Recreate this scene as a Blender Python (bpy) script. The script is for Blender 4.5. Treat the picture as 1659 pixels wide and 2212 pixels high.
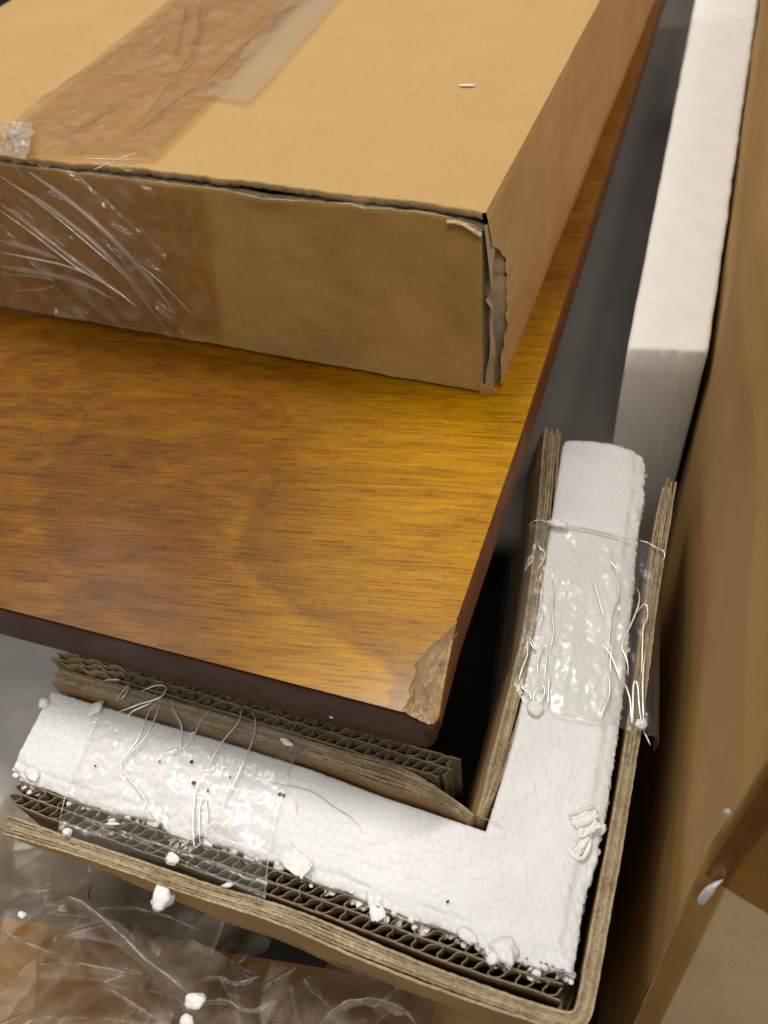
import bpy, bmesh, math, random
import numpy as np
from mathutils import Vector, Matrix, noise
random.seed(7); rng = np.random.default_rng(7)
for o in list(bpy.data.objects): bpy.data.objects.remove(o)
scene = bpy.context.scene
COL = scene.collection

# ------------------------------------------------------------------ camera
# the phone is held 27 cm above the foam corner, looking 48 degrees down
ZL = -.045                       # top of the foam corner; the wooden board's top is z = 0
CH = .225
FPX, CX, CY = 1670., 829.5, 1106.
def _dir(x, y): return Vector((x-CX, -(y-CY), -FPX)).normalized()
_z = -_dir(1060, 2600); _y = _dir(1740, -900); _y = (_y-_z*_y.dot(_z)).normalized(); _x = _y.cross(_z)
ROT = Matrix((_x, _y, _z))       # camera space -> world
CAMP = Vector((0, 0, CH))
cd = bpy.data.cameras.new('camera'); cam = bpy.data.objects.new('camera', cd); COL.objects.link(cam)
cam.matrix_world = Matrix.Translation(CAMP) @ ROT.to_4x4()
cd.sensor_fit = 'VERTICAL'; cd.sensor_height = 36.; cd.lens = 36*FPX/2212
cd.clip_start = .01; cd.clip_end = 50
cd.dof.use_dof = True; cd.dof.focus_distance = .285; cd.dof.aperture_fstop = 11.
scene.camera = cam
scene.render.resolution_x = 768; scene.render.resolution_y = 1024
def at(px, py, z=ZL):
    """where the sight line through a photo point meets the level z"""
    r = ROT @ Vector((px-CX, -(py-CY), -FPX)); return CAMP + r*((z-CH)/r.z)
def at_y(px, py, y):
    r = ROT @ Vector((px-CX, -(py-CY), -FPX)); return CAMP + r*(y/r.y)
def at_plane(px, py, p0, n):
    r = ROT @ Vector((px-CX, -(py-CY), -FPX)); return CAMP + r*((Vector(p0)-CAMP).dot(n)/r.dot(n))

# ------------------------------------------------------------------ light
w = bpy.data.worlds.new("World"); scene.world = w; w.use_nodes = True
# room light: pale ceiling above, dimmer room walls round about
_wt = w.node_tree; _tc = _wt.nodes.new('ShaderNodeTexCoord'); _sp = _wt.nodes.new('ShaderNodeSeparateXYZ'); _rp = _wt.nodes.new('ShaderNodeValToRGB')
_wt.links.new(_tc.outputs['Generated'], _sp.inputs[0]); _wt.links.new(_sp.outputs[2], _rp.inputs[0]); _wt.links.new(_rp.outputs[0], _wt.nodes['Background'].inputs[0])
_rp.color_ramp.elements[0].color = (.34, .29, .23, 1); _rp.color_ramp.elements[1].color = (1.5, 1.42, 1.3, 1); _rp.color_ramp.elements[1].position = .85
w.node_tree.nodes['Background'].inputs[1].default_value = .31
def area(name, loc, target, sx, sy, power, col):
    l = bpy.data.lights.new(name, 'AREA'); l.shape = 'RECTANGLE'; l.size = sx; l.size_y = sy
    l.energy = power; l.color = col
    o = bpy.data.objects.new(name, l); COL.objects.link(o); o.location = loc
    o.rotation_euler = (Vector(target)-Vector(loc)).to_track_quat('-Z', 'Y').to_euler()
    return o
area('overhead_key_fill', (-.72, 1.05, 2.3), (0, .2, 0), .9, .12, 33, (1, .95, .87))
area('overhead_key_fill', (-1.9, .9, 2.2), (0, .2, 0), 1.1, .6, 12, (1, .93, .86))
area('overhead_key_fill', (1.1, 1.0, 2.2), (0, .2, 0), .9, .2, 13, (1, .95, .88))  # fill added from the right to brighten the box side
area('overhead_key_fill', (.5, -1.2, 2.2), (0, .2, 0), 1.2, .5, 20, (1, .95, .88))  # fill added from the camera side, lifting box front and flap
scene.view_settings.view_transform = 'Standard'; scene.view_settings.look = 'None'
scene.view_settings.exposure = -.08; scene.view_settings.gamma = 1
try:
    scene.cycles.transparent_max_bounces = 24; scene.cycles.max_bounces = 10
except Exception: pass

# ------------------------------------------------------------------ helpers
def fbm(x, y, z=0, o=4): return noise.fractal(Vector((x, y, z)), 1.0, 2.0, o)
def tri(t): t = t-math.floor(t); return 1-abs(2*t-1)
def crumple(x, y, seed, f, n=5, ang=None, spread=math.pi, warp=.35):
    r = random.Random(seed); h = 0; wx = warp*fbm(x*f*.6, y*f*.6, seed+.5, 2); wy = warp*fbm(x*f*.6+7, y*f*.6, seed+1.5, 2)
    for i in range(n):
        a = (ang if ang is not None else 0)+r.uniform(-spread/2, spread/2); k = f*(.6+.5*i)*r.uniform(.8, 1.2)
        h += tri((x*math.cos(a)+y*math.sin(a))*k+wx+wy*math.sin(a)+r.random())/(1+.55*i)
    return h-.9
def link(name, me, parent=None, smooth=False):
    o = bpy.data.objects.new(name, me); COL.objects.link(o)
    if parent: o.parent = parent
    if smooth: me.polygons.foreach_set('use_smooth', [True]*len(me.polygons))
    return o
def mesh(name, verts, faces, mats, parent=None, smooth=False, idx=None):
    me = bpy.data.meshes.new(name); me.from_pydata([tuple(v) for v in verts], [], faces)
    for m in (mats if isinstance(mats, (list, tuple)) else [mats]): me.materials.append(m)
    if idx is not None: me.polygons.foreach_set('material_index', idx)
    me.update(); return link(name, me, parent, smooth)
def thing(name, label, cat, loc=(0, 0, 0), group=None):
    o = bpy.data.objects.new(name, None); COL.objects.link(o); o['label'] = label; o['category'] = cat
    o.empty_display_size = .02
    if group: o['group'] = group
    return o
def tag(o, label, cat, group=None):
    o['label'] = label; o['category'] = cat
    if group: o['group'] = group
    return o
def grid(nu, nv, fn):
    V = [fn(u/(nu-1), v/(nv-1)) for v in range(nv) for u in range(nu)]
    F = [(v*nu+u, v*nu+u+1, (v+1)*nu+u+1, (v+1)*nu+u) for v in range(nv-1) for u in range(nu-1)]
    return V, F
def resample(pts, n):
    P = np.array([list(p) for p in pts], float); d = np.r_[0, np.cumsum(np.linalg.norm(np.diff(P, axis=0), axis=1))]
    t = np.linspace(0, d[-1], n); return np.stack([np.interp(t, d, P[:, k]) for k in range(P.shape[1])], 1)
def smooth_path(pts, n, it=3):
    P = [np.array(list(p), float) for p in pts]
    for _ in range(it):
        Q = [P[0]]
        for a, b in zip(P, P[1:]): Q += [a*.75+b*.25, a*.25+b*.75]
        P = Q+[P[-1]]
    return resample(P, n)

# ------------------------------------------------------------------ materials
class NT:
    def __init__(s, name):
        s.m = bpy.data.materials.new(name); s.m.use_nodes = True; s.t = s.m.node_tree; s.n = s.t.nodes
        s.bsdf = s.n['Principled BSDF']; s.out = s.n['Material Output']
        s.tc = s.n.new('ShaderNodeTexCoord')
    def new(s, k, **kw):
        x = s.n.new(k)
        for a, b in kw.items(): setattr(x, a, b)
        return x
    def L(s, a, b): s.t.links.new(a, b)
    def mapping(s, scale=(1, 1, 1), rot=(0, 0, 0), src=None):
        m = s.new('ShaderNodeMapping'); m.inputs['Scale'].default_value = scale; m.inputs['Rotation'].default_value = rot
        s.L(src or s.tc.outputs['Object'], m.inputs[0]); return m.outputs[0]
    def noise(s, scale, detail=4, rough=.6, vec=None, dist=0):
        x = s.new('ShaderNodeTexNoise'); x.inputs['Scale'].default_value = scale; x.inputs['Detail'].default_value = detail
        x.inputs['Roughness'].default_value = rough; x.inputs['Distortion'].default_value = dist
        s.L(vec or s.tc.outputs['Object'], x.inputs['Vector']); return x.outputs['Fac']
    def ramp(s, fac, stops, interp='LINEAR'):
        r = s.new('ShaderNodeValToRGB'); r.color_ramp.interpolation = interp
        e = r.color_ramp.elements
        while len(e) < len(stops): e.new(.5)
        for el, (p, c) in zip(e, stops): el.position = p; el.color = (c[0], c[1], c[2], 1) if isinstance(c, tuple) else (c, c, c, 1)
        s.L(fac, r.inputs[0]); return r.outputs[0]
    def mix(s, a, b, f, mode='MIX'):
        m = s.new('ShaderNodeMix', data_type='RGBA', blend_type=mode)
        for k, v in ((0, f), (6, a), (7, b)):
            if hasattr(v, 'node'): s.L(v, m.inputs[k])
            elif k == 0: m.inputs[0].default_value = v
            else: m.inputs[k].default_value = (*v, 1)
        return m.outputs[2]
    def math(s, op, a, b=0., c=None):
        m = s.new('ShaderNodeMath', operation=op)
        for k, v in ((0, a), (1, b), (2, c)):
            if v is None: continue
            if hasattr(v, 'node'): s.L(v, m.inputs[k])
            else: m.inputs[k].default_value = v
        return m.outputs[0]
    def bump(s, h, strength=.3, dist=.001, prev=None):
        b = s.new('ShaderNodeBump'); b.inputs['Strength'].default_value = strength; b.inputs['Distance'].default_value = dist
        s.L(h, b.inputs['Height'])
        if prev: s.L(prev, b.inputs['Normal'])
        s.L(b.outputs[0], s.bsdf.inputs['Normal']); return b.outputs[0]
    def base(s, c):
        if hasattr(c, 'node'): s.L(c, s.bsdf.inputs['Base Color'])
        else: s.bsdf.inputs['Base Color'].default_value = (*c, 1)
    def rough(s, r):
        if hasattr(r, 'node'): s.L(r, s.bsdf.inputs['Roughness'])
        else: s.bsdf.inputs['Roughness'].default_value = r
    def spec(s, v): s.bsdf.inputs['Specular IOR Level'].default_value = v

def kraft(name, c, dark=.82, rough=.8, spec=.25, flute=None, mottled=.12):
    t = NT(name)
    big = t.noise(28, 3, .55); fine = t.noise(1400, 3, .7); spk = t.noise(650, 2, .5)
    fib = t.noise(300, 4, .65, vec=t.mapping((1, 5, 3)))
    lo = tuple(x*(1-mottled*1.6) for x in c); hi = tuple(min(1, x*(1+mottled)) for x in c)
    col = t.mix(lo, hi, t.ramp(big, [(.3, 0.), (.7, 1.)]))
    col = t.mix(col, (.93, .91, .88), t.ramp(fine, [(.30, 1.), (.62, 0.)]), 'MULTIPLY')
    col = t.mix(col, tuple(x*.72 for x in (1, .93, .85)), t.ramp(fib, [(.28, .75), (.48, 0.)]), 'MULTIPLY')
    col = t.mix(col, tuple(x*.35 for x in c), t.ramp(spk, [(.235, 1.), (.262, 0.)]))
    t.base(col); t.rough(rough); t.spec(spec)
    n = t.bump(fine, .22, .0003); n = t.bump(fib, .2, .0006, n)
    if flute:
        wv = t.new('ShaderNodeTexWave', wave_type='BANDS', bands_direction=flute); wv.inputs['Scale'].default_value = 20
        wv.inputs['Distortion'].default_value = .3; t.L(t.tc.outputs['Object'], wv.inputs['Vector'])
        t.bump(wv.outputs['Fac'], .07, .0008, n)
    return t.m
M = {}
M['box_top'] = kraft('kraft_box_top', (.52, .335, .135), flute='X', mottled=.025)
M['box_front'] = kraft('kraft_box_front_shaded', (.47, .29, .095), mottled=.10)  # same card as the lid, darkened as the less lit face
M['box_side'] = kraft('kraft_box_side_lit', (.57, .36, .155), mottled=.05)  # same card as the lid, lightened to stand for bounce light
M['kraft'] = kraft('kraft_liner', (.47, .31, .145))
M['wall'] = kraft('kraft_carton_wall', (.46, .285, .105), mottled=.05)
M['flap'] = kraft('kraft_flap_lit', (.68, .51, .30), mottled=.08)  # same carton card as the wall, lightened so the flap looks lit
M['torn'] = kraft('torn_grey_paper', (.46, .37, .25), mottled=.12)

def edge_mat(name, c, c2):
    t = NT(name)
    a = t.noise(900, 4, .7); b = t.noise(120, 3, .6); s = t.noise(420, 4, .7, vec=t.mapping((1, 1, .15)))
    col = t.mix(c2, c, t.ramp(a, [(.3, 0.), (.65, 1.)]))
    col = t.mix(col, (.6, .57, .52), t.ramp(b, [(.3, .8), (.6, 0.)]), 'MULTIPLY')
    col = t.mix(col, (.45, .42, .38), t.ramp(s, [(.32, .6), (.46, 0.)]), 'MULTIPLY')
    t.base(col); t.rough(.9); t.spec(.15); t.bump(a, .5, .0006); return t.m
M['edge'] = edge_mat('board_cut_edge', (.53, .43, .29), (.34, .265, .165))
M['edge2'] = edge_mat('board_cut_edge_dark', (.42, .33, .215), (.24, .18, .11))
M['flute'] = edge_mat('fluting_paper', (.34, .27, .175), (.2, .155, .1))
M['liner_dark'] = edge_mat('liner_grey', (.27, .215, .14), (.19, .15, .095))

M['lid_edge'] = edge_mat('lid_cut_edge_lit', (.66, .57, .42), (.48, .39, .26))  # brighter copy of the cut edge, making up for weak front light
def foam_mat(name, c=(.86, .865, .86), scale=290, bumpk=.25):
    t = NT(name)
    v = t.new('ShaderNodeTexVoronoi', feature='DISTANCE_TO_EDGE'); v.inputs['Scale'].default_value = scale
    vd = t.mapping(); t.L(vd, v.inputs['Vector'])
    e = t.ramp(v.outputs['Distance'], [(0., 0.), (.16, 1.)])
    n = t.noise(60, 3, .5); f = t.noise(900, 3, .6)
    col = t.mix(tuple(x*.955 for x in c), c, e)
    col = t.mix(col, (.95, .95, .94), t.ramp(n, [(.35, 1.), (.65, 0.)]), 'MULTIPLY')
    t.base(col); t.rough(.48); t.spec(.4)
    t.bsdf.inputs['Subsurface Weight'].default_value = .25
    t.bsdf.inputs['Subsurface Radius'].default_value = (.004, .0038, .0035)
    t.bsdf.inputs['Subsurface Scale'].default_value = 1
    nn = t.bump(e, bumpk, .0004); t.bump(f, .12, .0003, nn)
    return t.m
def plain_foam(name, c):
    t = NT(name); at_ = t.new('ShaderNodeAttribute', attribute_name='bead')
    f = t.noise(700, 4, .65); n = t.noise(45, 4, .55)
    col = t.mix(tuple(x*.935 for x in c), c, at_.outputs['Fac'])
    col = t.mix(col, (.95, .95, .94), t.ramp(n, [(.35, 1.), (.65, 0.)]), 'MULTIPLY')
    t.base(col); t.rough(.42); t.spec(.45)
    t.bsdf.inputs['Subsurface Weight'].default_value = .25
    t.bsdf.inputs['Subsurface Radius'].default_value = (.004, .0038, .0035); t.bsdf.inputs['Subsurface Scale'].default_value = 1
    t.bump(f, .3, .0003); return t.m
M['foam'] = plain_foam('white_bead_foam', (.80, .81, .825))
M['foam_side'] = foam_mat('white_bead_foam_side')
M['foam_far'] = foam_mat('white_bead_foam_strip', (.90, .885, .87), 260, .12)

# wood: veneer with fine cross pores, painted golden sheen and cathedral figure
def wood():
    t = NT('amber_veneer')
    fig = t.new('ShaderNodeAttribute', attribute_name='figure').outputs['Color']
    sep = t.new('ShaderNodeSeparateColor'); t.L(fig, sep.inputs[0])
    g = t.mapping((1, 1, 1), (0, 0, math.radians(-9)))
    fine = t.noise(1, 5, .68, vec=t.mapping((34, 850, 1), src=g))
    pore = t.noise(1, 3, .6, vec=t.mapping((60, 1200, 1), src=g))
    med = t.noise(1, 4, .6, vec=t.mapping((9, 210, 1), src=g), dist=.4)
    blot = t.noise(1, 4, .62, vec=t.mapping((30, 75, 1), src=g), dist=1.2)
    mot = t.noise(330, 4, .7)
    col = t.mix((.120, .040, .0006), (.27, .112, .0008), t.ramp(blot, [(.22, 0.), (.72, 1.)]))
    col = t.mix(col, (.60, .30, .0008), t.math('MULTIPLY', sep.outputs[1], t.ramp(med, [(.2, .55), (.75, 1.)])))     # golden tone with bright sheen painted in
    col = t.mix(col, (.10, .034, .008), t.math('MULTIPLY', sep.outputs[0], t.ramp(mot, [(.25, 1.), (.75, .35)])))       # dark latewood
    col = t.mix(col, (.8, .75, .7), t.ramp(med, [(.28, .8), (.52, 0.)]), 'MULTIPLY')
    col = t.mix(col, (.55, .47, .38), t.ramp(fine, [(.32, .9), (.50, 0.)]), 'MULTIPLY')
    col = t.mix(col, (.52, .44, .36), t.ramp(pore, [(.34, .9), (.46, 0.)]), 'MULTIPLY')
    col = t.mix(col, (1.25, 1.2, 1.1), t.ramp(fine, [(.55, 0.), (.75, .8)]), 'MULTIPLY')
    col = t.mix(col, (.7, .62, .55), t.ramp(mot, [(.3, .6), (.5, 0.)]), 'MULTIPLY')
    t.base(col); t.rough(t.ramp(mot, [(.3, .33), (.7, .45)])); t.spec(.13)
    t.bsdf.inputs['Coat Weight'].default_value = .16; t.bsdf.inputs['Coat Roughness'].default_value = .16
    n = t.bump(fine, .22, .0004); t.bump(pore, .16, .0003, n)
    return t.m
M['wood'] = wood()
def stain(name, c, c2, rough=.3):
    t = NT(name); a = t.noise(1, 4, .6, vec=t.mapping((40, 40, 900))); b = t.noise(60, 4, .6)
    sm = t.noise(1, 4, .65, vec=t.mapping((70, 70, 130)), dist=1.5)
    col = t.mix(c, c2, t.ramp(a, [(.3, 0.), (.7, 1.)]))
    col = t.mix(col, (.20, .14, .11), t.ramp(sm, [(.62, 0.), (.84, .4)]))
    t.base(col); t.rough(t.ramp(b, [(.3, rough*.9), (.7, rough*1.5)])); t.spec(.10)
    t.bump(a, .12, .0004); return t.m
M['stain'] = stain('dark_brown_edge_shaded', (.040, .013, .004), (.075, .025, .008))  # shaded copy of the edge stain, for the front
M['stain_side'] = stain('red_brown_edge_lit', (.13, .042, .008), (.22, .08, .017), .45)  # lit copy of the same edge stain, for the right side
def fibre():
    t = NT('raw_fibreboard'); a = t.noise(1, 5, .7, vec=t.mapping((420, 130, 200), (0, 0, math.radians(-25))), dist=.8); b = t.noise(1500, 3, .7)
    col = t.mix((.30, .17, .085), (.60, .42, .25), t.ramp(a, [(.30, 0.), (.50, 1.)]))
    col = t.mix(col, (.78, .62, .42), t.ramp(b, [(.6, 0.), (.8, .8)]))
    t.base(col); t.rough(.95); t.spec(.1); n = t.bump(a, 1., .0012); t.bump(b, .6, .0004, n); return t.m
M['fibre'] = fibre()
def plain(name, c, rough=.5, spec=.4, n1=60, var=.15, b=.1):
    t = NT(name); a = t.noise(n1, 4, .6); f = t.noise(900, 3, .6)
    t.base(t.mix(tuple(x*(1-var) for x in c), tuple(min(1, x*(1+var)) for x in c), t.ramp(a, [(.3, 0.), (.7, 1.)])))
    t.rough(rough); t.spec(spec); t.bump(f, b, .0003); return t.m
M['grey'] = plain('grey_painted_board', (.175, .162, .152), .38, .5, 12, .12)
M['grey_wrap'] = plain('grey_foam_wrap', (.48, .465, .45), .42, .5, 18, .2)
M['black'] = plain('near_black_shade', (.025, .02, .017), .9, .1)  # near-black colour standing in for deep shade in gaps
M['brown_crumb'] = plain('brown_bark', (.22, .08, .03), .8, .2)
M['dark_crumb'] = plain('dark_grit', (.03, .025, .02), .8, .2)
M['flake'] = plain('foam_flake', (.84, .84, .84), .5, .4, 500, .04, .5)
M['hair'] = plain('hair', (.25, .21, .17), .5, .5)
M['fibre_thread'] = plain('pale_fibre', (.55, .45, .33), .7, .3)

def film(name, tint=(1, 1, 1), haze=.05, gloss=.10, rough=.04, bumps=None, hazec=(.8, .8, .8), hazevar=None):
    m = bpy.data.materials.new(name); m.use_nodes = True; t = m.node_tree; n = t.nodes; n.clear()
    out = n.new('ShaderNodeOutputMaterial'); tr = n.new('ShaderNodeBsdfTransparent'); tr.inputs[0].default_value = (*tint, 1)
    df = n.new('ShaderNodeBsdfDiffuse'); df.inputs[0].default_value = (*hazec, 1)
    gl = n.new('ShaderNodeBsdfGlossy'); gl.inputs['Roughness'].default_value = rough
    fr = n.new('ShaderNodeLayerWeight'); fr.inputs[0].default_value = .5
    pw = n.new('ShaderNodeMath'); pw.operation = 'POWER'; pw.inputs[1].default_value = 5; t.links.new(fr.outputs['Facing'], pw.inputs[0])
    m1 = n.new('ShaderNodeMixShader'); m2 = n.new('ShaderNodeMixShader')
    tc = n.new('ShaderNodeTexCoord')
    if hazevar:
        nz = n.new('ShaderNodeTexNoise'); nz.inputs['Scale'].default_value = hazevar[0]; nz.inputs['Detail'].default_value = 5
        nz.inputs['Distortion'].default_value = hazevar[1]; t.links.new(tc.outputs['Object'], nz.inputs['Vector'])
        r = n.new('ShaderNodeMapRange'); r.inputs[1].default_value = .42; r.inputs[2].default_value = .68
        r.inputs[3].default_value = haze; r.inputs[4].default_value = hazevar[2]
        t.links.new(nz.outputs['Fac'], r.inputs[0]); t.links.new(r.outputs[0], m1.inputs[0])
    else: m1.inputs[0].default_value = haze
    mu = n.new('ShaderNodeMath'); mu.operation = 'MULTIPLY_ADD'; mu.inputs[1].default_value = .8; mu.inputs[2].default_value = gloss; mu.use_clamp = True
    t.links.new(pw.outputs[0], mu.inputs[0]); t.links.new(mu.outputs[0], m2.inputs[0])
    t.links.new(tr.outputs[0], m1.inputs[1]); t.links.new(df.outputs[0], m1.inputs[2])
    t.links.new(m1.outputs[0], m2.inputs[1]); t.links.new(gl.outputs[0], m2.inputs[2]); t.links.new(m2.outputs[0], out.inputs[0])
    if bumps:
        nz = n.new('ShaderNodeTexNoise'); nz.inputs['Scale'].default_value = bumps[0]; nz.inputs['Detail'].default_value = 3
        nz.inputs['Distortion'].default_value = bumps[2]
        t.links.new(tc.outputs['Object'], nz.inputs['Vector'])
        b = n.new('ShaderNodeBump'); b.inputs['Strength'].default_value = bumps[1]; b.inputs['Distance'].default_value = .002
        t.links.new(nz.outputs['Fac'], b.inputs['Height'])
        for s in (gl, df): t.links.new(b.outputs[0], s.inputs['Normal'])
        t.links.new(b.outputs[0], fr.inputs['Normal'])
    return m
M['tape'] = film('clear_packing_tape', (.975, .97, .96), .045, .045, .24, None)
M['brown_tape'] = film('clear_tape_on_kraft', (.88, .79, .63), .02, .07, .20, (60, .25, .8), (.75, .6, .42), (50, 2.5, .16))
M['pale_tape'] = film('pale_tape', (.98, .96, .93), .18, .06, .25, (110, .2, .5), (.75, .66, .52))
M['stretch'] = film('stretch_film', (.96, .94, .92), .03, .07, .20, None, (.75, .66, .58), (45, 2., .12))
M['bag'] = film('cloudy_plastic', (.72, .65, .55), .04, .03, .30, None, (.44, .38, .31), (38, 1.5, .30))
M['olive_tape'] = film('tape_on_flap', (.78, .62, .32), .02, .06, .25, (60, .2, .5))
M['amber_band'] = film('tinted_fold_band', (.80, .68, .46), .02, .05, .25, (60, .2, .5))
def crease():
    t = NT('film_crease_glint'); t.base((.97, .97, .96)); t.rough(.28); t.spec(1.); t.bsdf.inputs['Metallic'].default_value = .5; return t.m  # white half-metal base paints lamp glints along clear film ridges
M['crease'] = crease()
M['torn_plastic'] = film('torn_plastic_edge', (.9, .88, .85), .16, .07, .3, None, (.66, .59, .50), (70, 1., .62))
M['film_fold_gloss'] = film('film_fold_gloss', (.95, .93, .9), .10, .07, .25, None, (.9, .85, .8))  # pale haze paints broad gloss onto the clear folds
def crease_soft():
    m = film('film_crease_soft', (.93, .92, .9), .28, .3, .2, None, (.9, .88, .85)); return m
M['crease_soft'] = crease_soft()

M['fold_soft'] = film('tape_fold', (.90, .83, .73), .10, .05, .3, None, (.62, .46, .30))
# ------------------------------------------------------------------ builders
def sheet(name, P, th, ztop, zbot, parent, mats, jag=.0004, lean=(0, 0), seed=0, rows=3, zfn=None, kind=None):
    """a board standing on edge: P = plan polyline, th = thickness, its cut edge uppermost"""
    P = np.array([list(p)[:2] for p in P]); n = len(P)
    T = np.gradient(P, axis=0); T /= np.linalg.norm(T, axis=1)[:, None]+1e-12; N = np.stack([-T[:, 1], T[:, 0]], 1)
    V = []; F = []; I = []
    for i in range(n):
        dz = jag*fbm(P[i, 0]*700+seed*13, P[i, 1]*700, seed, 3)+jag*.8*fbm(P[i, 0]*130, P[i, 1]*130, seed*3.1, 2)
        zt = (zfn(P[i]) if zfn else ztop)+dz
        t2 = th/2*(1+.25*fbm(P[i, 0]*500, P[i, 1]*500, seed+5., 2))
        zb = zbot(P[i]) if callable(zbot) else zbot
        for s in (-1, 1):
            for r in range(rows+1):
                f = r/rows; z = zt+(zb-zt)*f**1.5
                wv = .0006*fbm(P[i, 0]*40, P[i, 1]*40+z*40, seed)*f
                V.append((P[i, 0]+s*N[i, 0]*t2+lean[0]*f+N[i, 0]*wv, P[i, 1]+s*N[i, 1]*t2+lean[1]*f+N[i, 1]*wv, z))
    k = rows+1; q = 2*k
    for i in range(n-1):
        a = i*q; b = a+q
        F.append((a, b, b+k, a+k)); I.append(0)
        for r in range(rows):
            F.append((a+r, a+r+1, b+r+1, b+r)); I.append(1)
            F.append((a+k+r, b+k+r, b+k+r+1, a+k+r+1)); I.append(1)
    for a, fl in ((0, 0), ((n-1)*q, 1)):
        for r in range(rows):
            f = (a+r, a+k+r, a+k+r+1, a+r+1); F.append(f if fl else f[::-1]); I.append(0)
    return mesh(name, V, F, mats, parent, False, I)
def offset(P, d):
    P = np.array([list(p)[:2] for p in P]); T = np.gradient(P, axis=0); T /= np.linalg.norm(T, axis=1)[:, None]+1e-12
    N = np.stack([-T[:, 1], T[:, 0]], 1); d = np.broadcast_to(d, len(P)); return P+N*d[:, None]
def flute_path(P, amp, pitch, seed, skew=.35):
    r = random.Random(seed); P = np.array([list(p)[:2] for p in P]); L = np.linalg.norm(np.diff(P, axis=0), axis=1).sum()
    n = int(L/pitch*14); Q = resample(P, n); T = np.gradient(Q, axis=0); T /= np.linalg.norm(T, axis=1)[:, None]; N = np.stack([-T[:, 1], T[:, 0]], 1)
    out = []
    for i in range(n):
        s = i/(n-1)*L; ph = 2*math.pi*s/pitch + .5*fbm(s*80, seed*7.3)
        a = amp*(1+.12*fbm(s*60, seed*3.7+9))
        y = math.sin(ph)*a; dx = -.095*pitch*math.sin(ph*2)+.16*pitch*math.sin(ph)+.04*pitch*fbm(s*400, seed)
        out.append(Q[i]+T[i]*dx+N[i]*y)
    return np.array(out)
def tube(name, pts, r, mat, parent=None, seg=6, taper=True, n=None):
    P = [Vector(p) for p in pts]
    if n: P = [Vector(p) for p in smooth_path([tuple(p) for p in P], n, 2)]
    V = []; F = []; m = len(P)
    for i, p in enumerate(P):
        t = (P[min(i+1, m-1)]-P[max(i-1, 0)]).normalized(); a = t.cross(Vector((.13, .2, 1))).normalized(); b = t.cross(a)
        rr = r*(min(1, .15+4*min(i, m-1-i)/m) if taper else 1)*(1+.08*fbm(p.x*900, p.y*900, 2.))
        for k in range(seg):
            c, s = math.cos(2*math.pi*k/seg), math.sin(2*math.pi*k/seg); V.append(p+a*c*rr+b*s*rr)
    for i in range(m-1):
        for k in range(seg): F.append((i*seg+k, i*seg+(k+1) % seg, (i+1)*seg+(k+1) % seg, (i+1)*seg+k))
    F += [tuple(range(seg))[::-1], tuple((m-1)*seg+k for k in range(seg))]
    return mesh(name, V, F, mat, parent, True)
def crumb(name, label, cat, px, py, z, size, mat, seed, stretch=(1, 1, .5), ang=0, group=None, lift=.35, parent=None, pos=None, rough=.35):
    bm = bmesh.new(); bmesh.ops.create_icosphere(bm, subdivisions=3, radius=size/2)
    R = Matrix.Rotation(ang, 3, 'Z')
    for v in bm.verts:
        d = v.co.normalized(); k = 1+rough*fbm(d.x*1.3+seed*5, d.y*1.3, d.z*1.3, 2)+rough*.35*fbm(d.x*4, d.y*4+seed, d.z*4, 2)
        v.co = R @ Vector((v.co.x*stretch[0]*k, v.co.y*stretch[1]*k, v.co.z*stretch[2]*k))
    me = bpy.data.meshes.new(name); bm.to_mesh(me); bm.free(); me.materials.append(mat)
    o = link(name, me, parent, True)
    o.location = pos if pos is not None else at(px, py, z)+Vector((0, 0, size*stretch[2]*lift))
    if label: tag(o, label, cat, group)
    return o

# ================================================================== surroundings
V, F = grid(2, 2, lambda u, v: (-2+4*u, -1+4*v, -.30)); o = mesh('floor', V, F, M['black']); o['kind'] = 'structure'  # coloured near-black so the gaps above read as deep shade

# the big carton: its right wall, its opened near flap
carton = thing('shipping_carton', 'large open brown shipping carton whose side wall rises beyond the white foam strip', 'carton')
def wall_fn(u, v):
    y = 1.2*v**1.4; k = u
    zs = [-.29, -.2, -.12, -.06, 0, .036, .044, .06, .09, .12]; i = k*(len(zs)-1); a = int(min(i, len(zs)-2)); z = zs[a]+(zs[a+1]-zs[a])*(i-a)
    y += .0871+.18*min(0, z)
    x = .0375+.0005*math.sin(y*40)+.0012*fbm(y*9, z*22)+(0 if z < .04 else (z-.04)*.12)
    k_ = min(1, max(0, (y-.17)/.16)); x += ((.0262+max(0, y-.33)*.0062)-.0375)*k_*k_*(3-2*k_)*(1 if z < .06 else max(0, 1-(z-.06)/.05))
    return (x, y, z)
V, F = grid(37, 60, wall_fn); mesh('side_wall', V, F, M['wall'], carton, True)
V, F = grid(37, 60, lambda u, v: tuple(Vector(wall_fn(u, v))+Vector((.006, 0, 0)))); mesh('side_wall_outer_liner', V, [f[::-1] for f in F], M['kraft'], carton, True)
FP = Vector((.0375, .0875, 0)); FD = Vector((1, -.30, 0)).normalized(); FN = Vector((FD.y, -FD.x, 0))
def flap_fn(off=0, a0=0, a1=.25, z0=-.29, z1=.12):
    def f(u, v):
        s = a0+(a1-a0)*u; z = z0+(z1-z0)*v; p = FP+FD*s+Vector((0, .18*min(0, z), z))+FN*off
        p = p+FN*.0012*fbm(s*20, z*20, 3.); return tuple(p)
    return f
V, F = grid(30, 36, flap_fn()); mesh('end_flap', V, F, M['flap'], carton, True)
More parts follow.
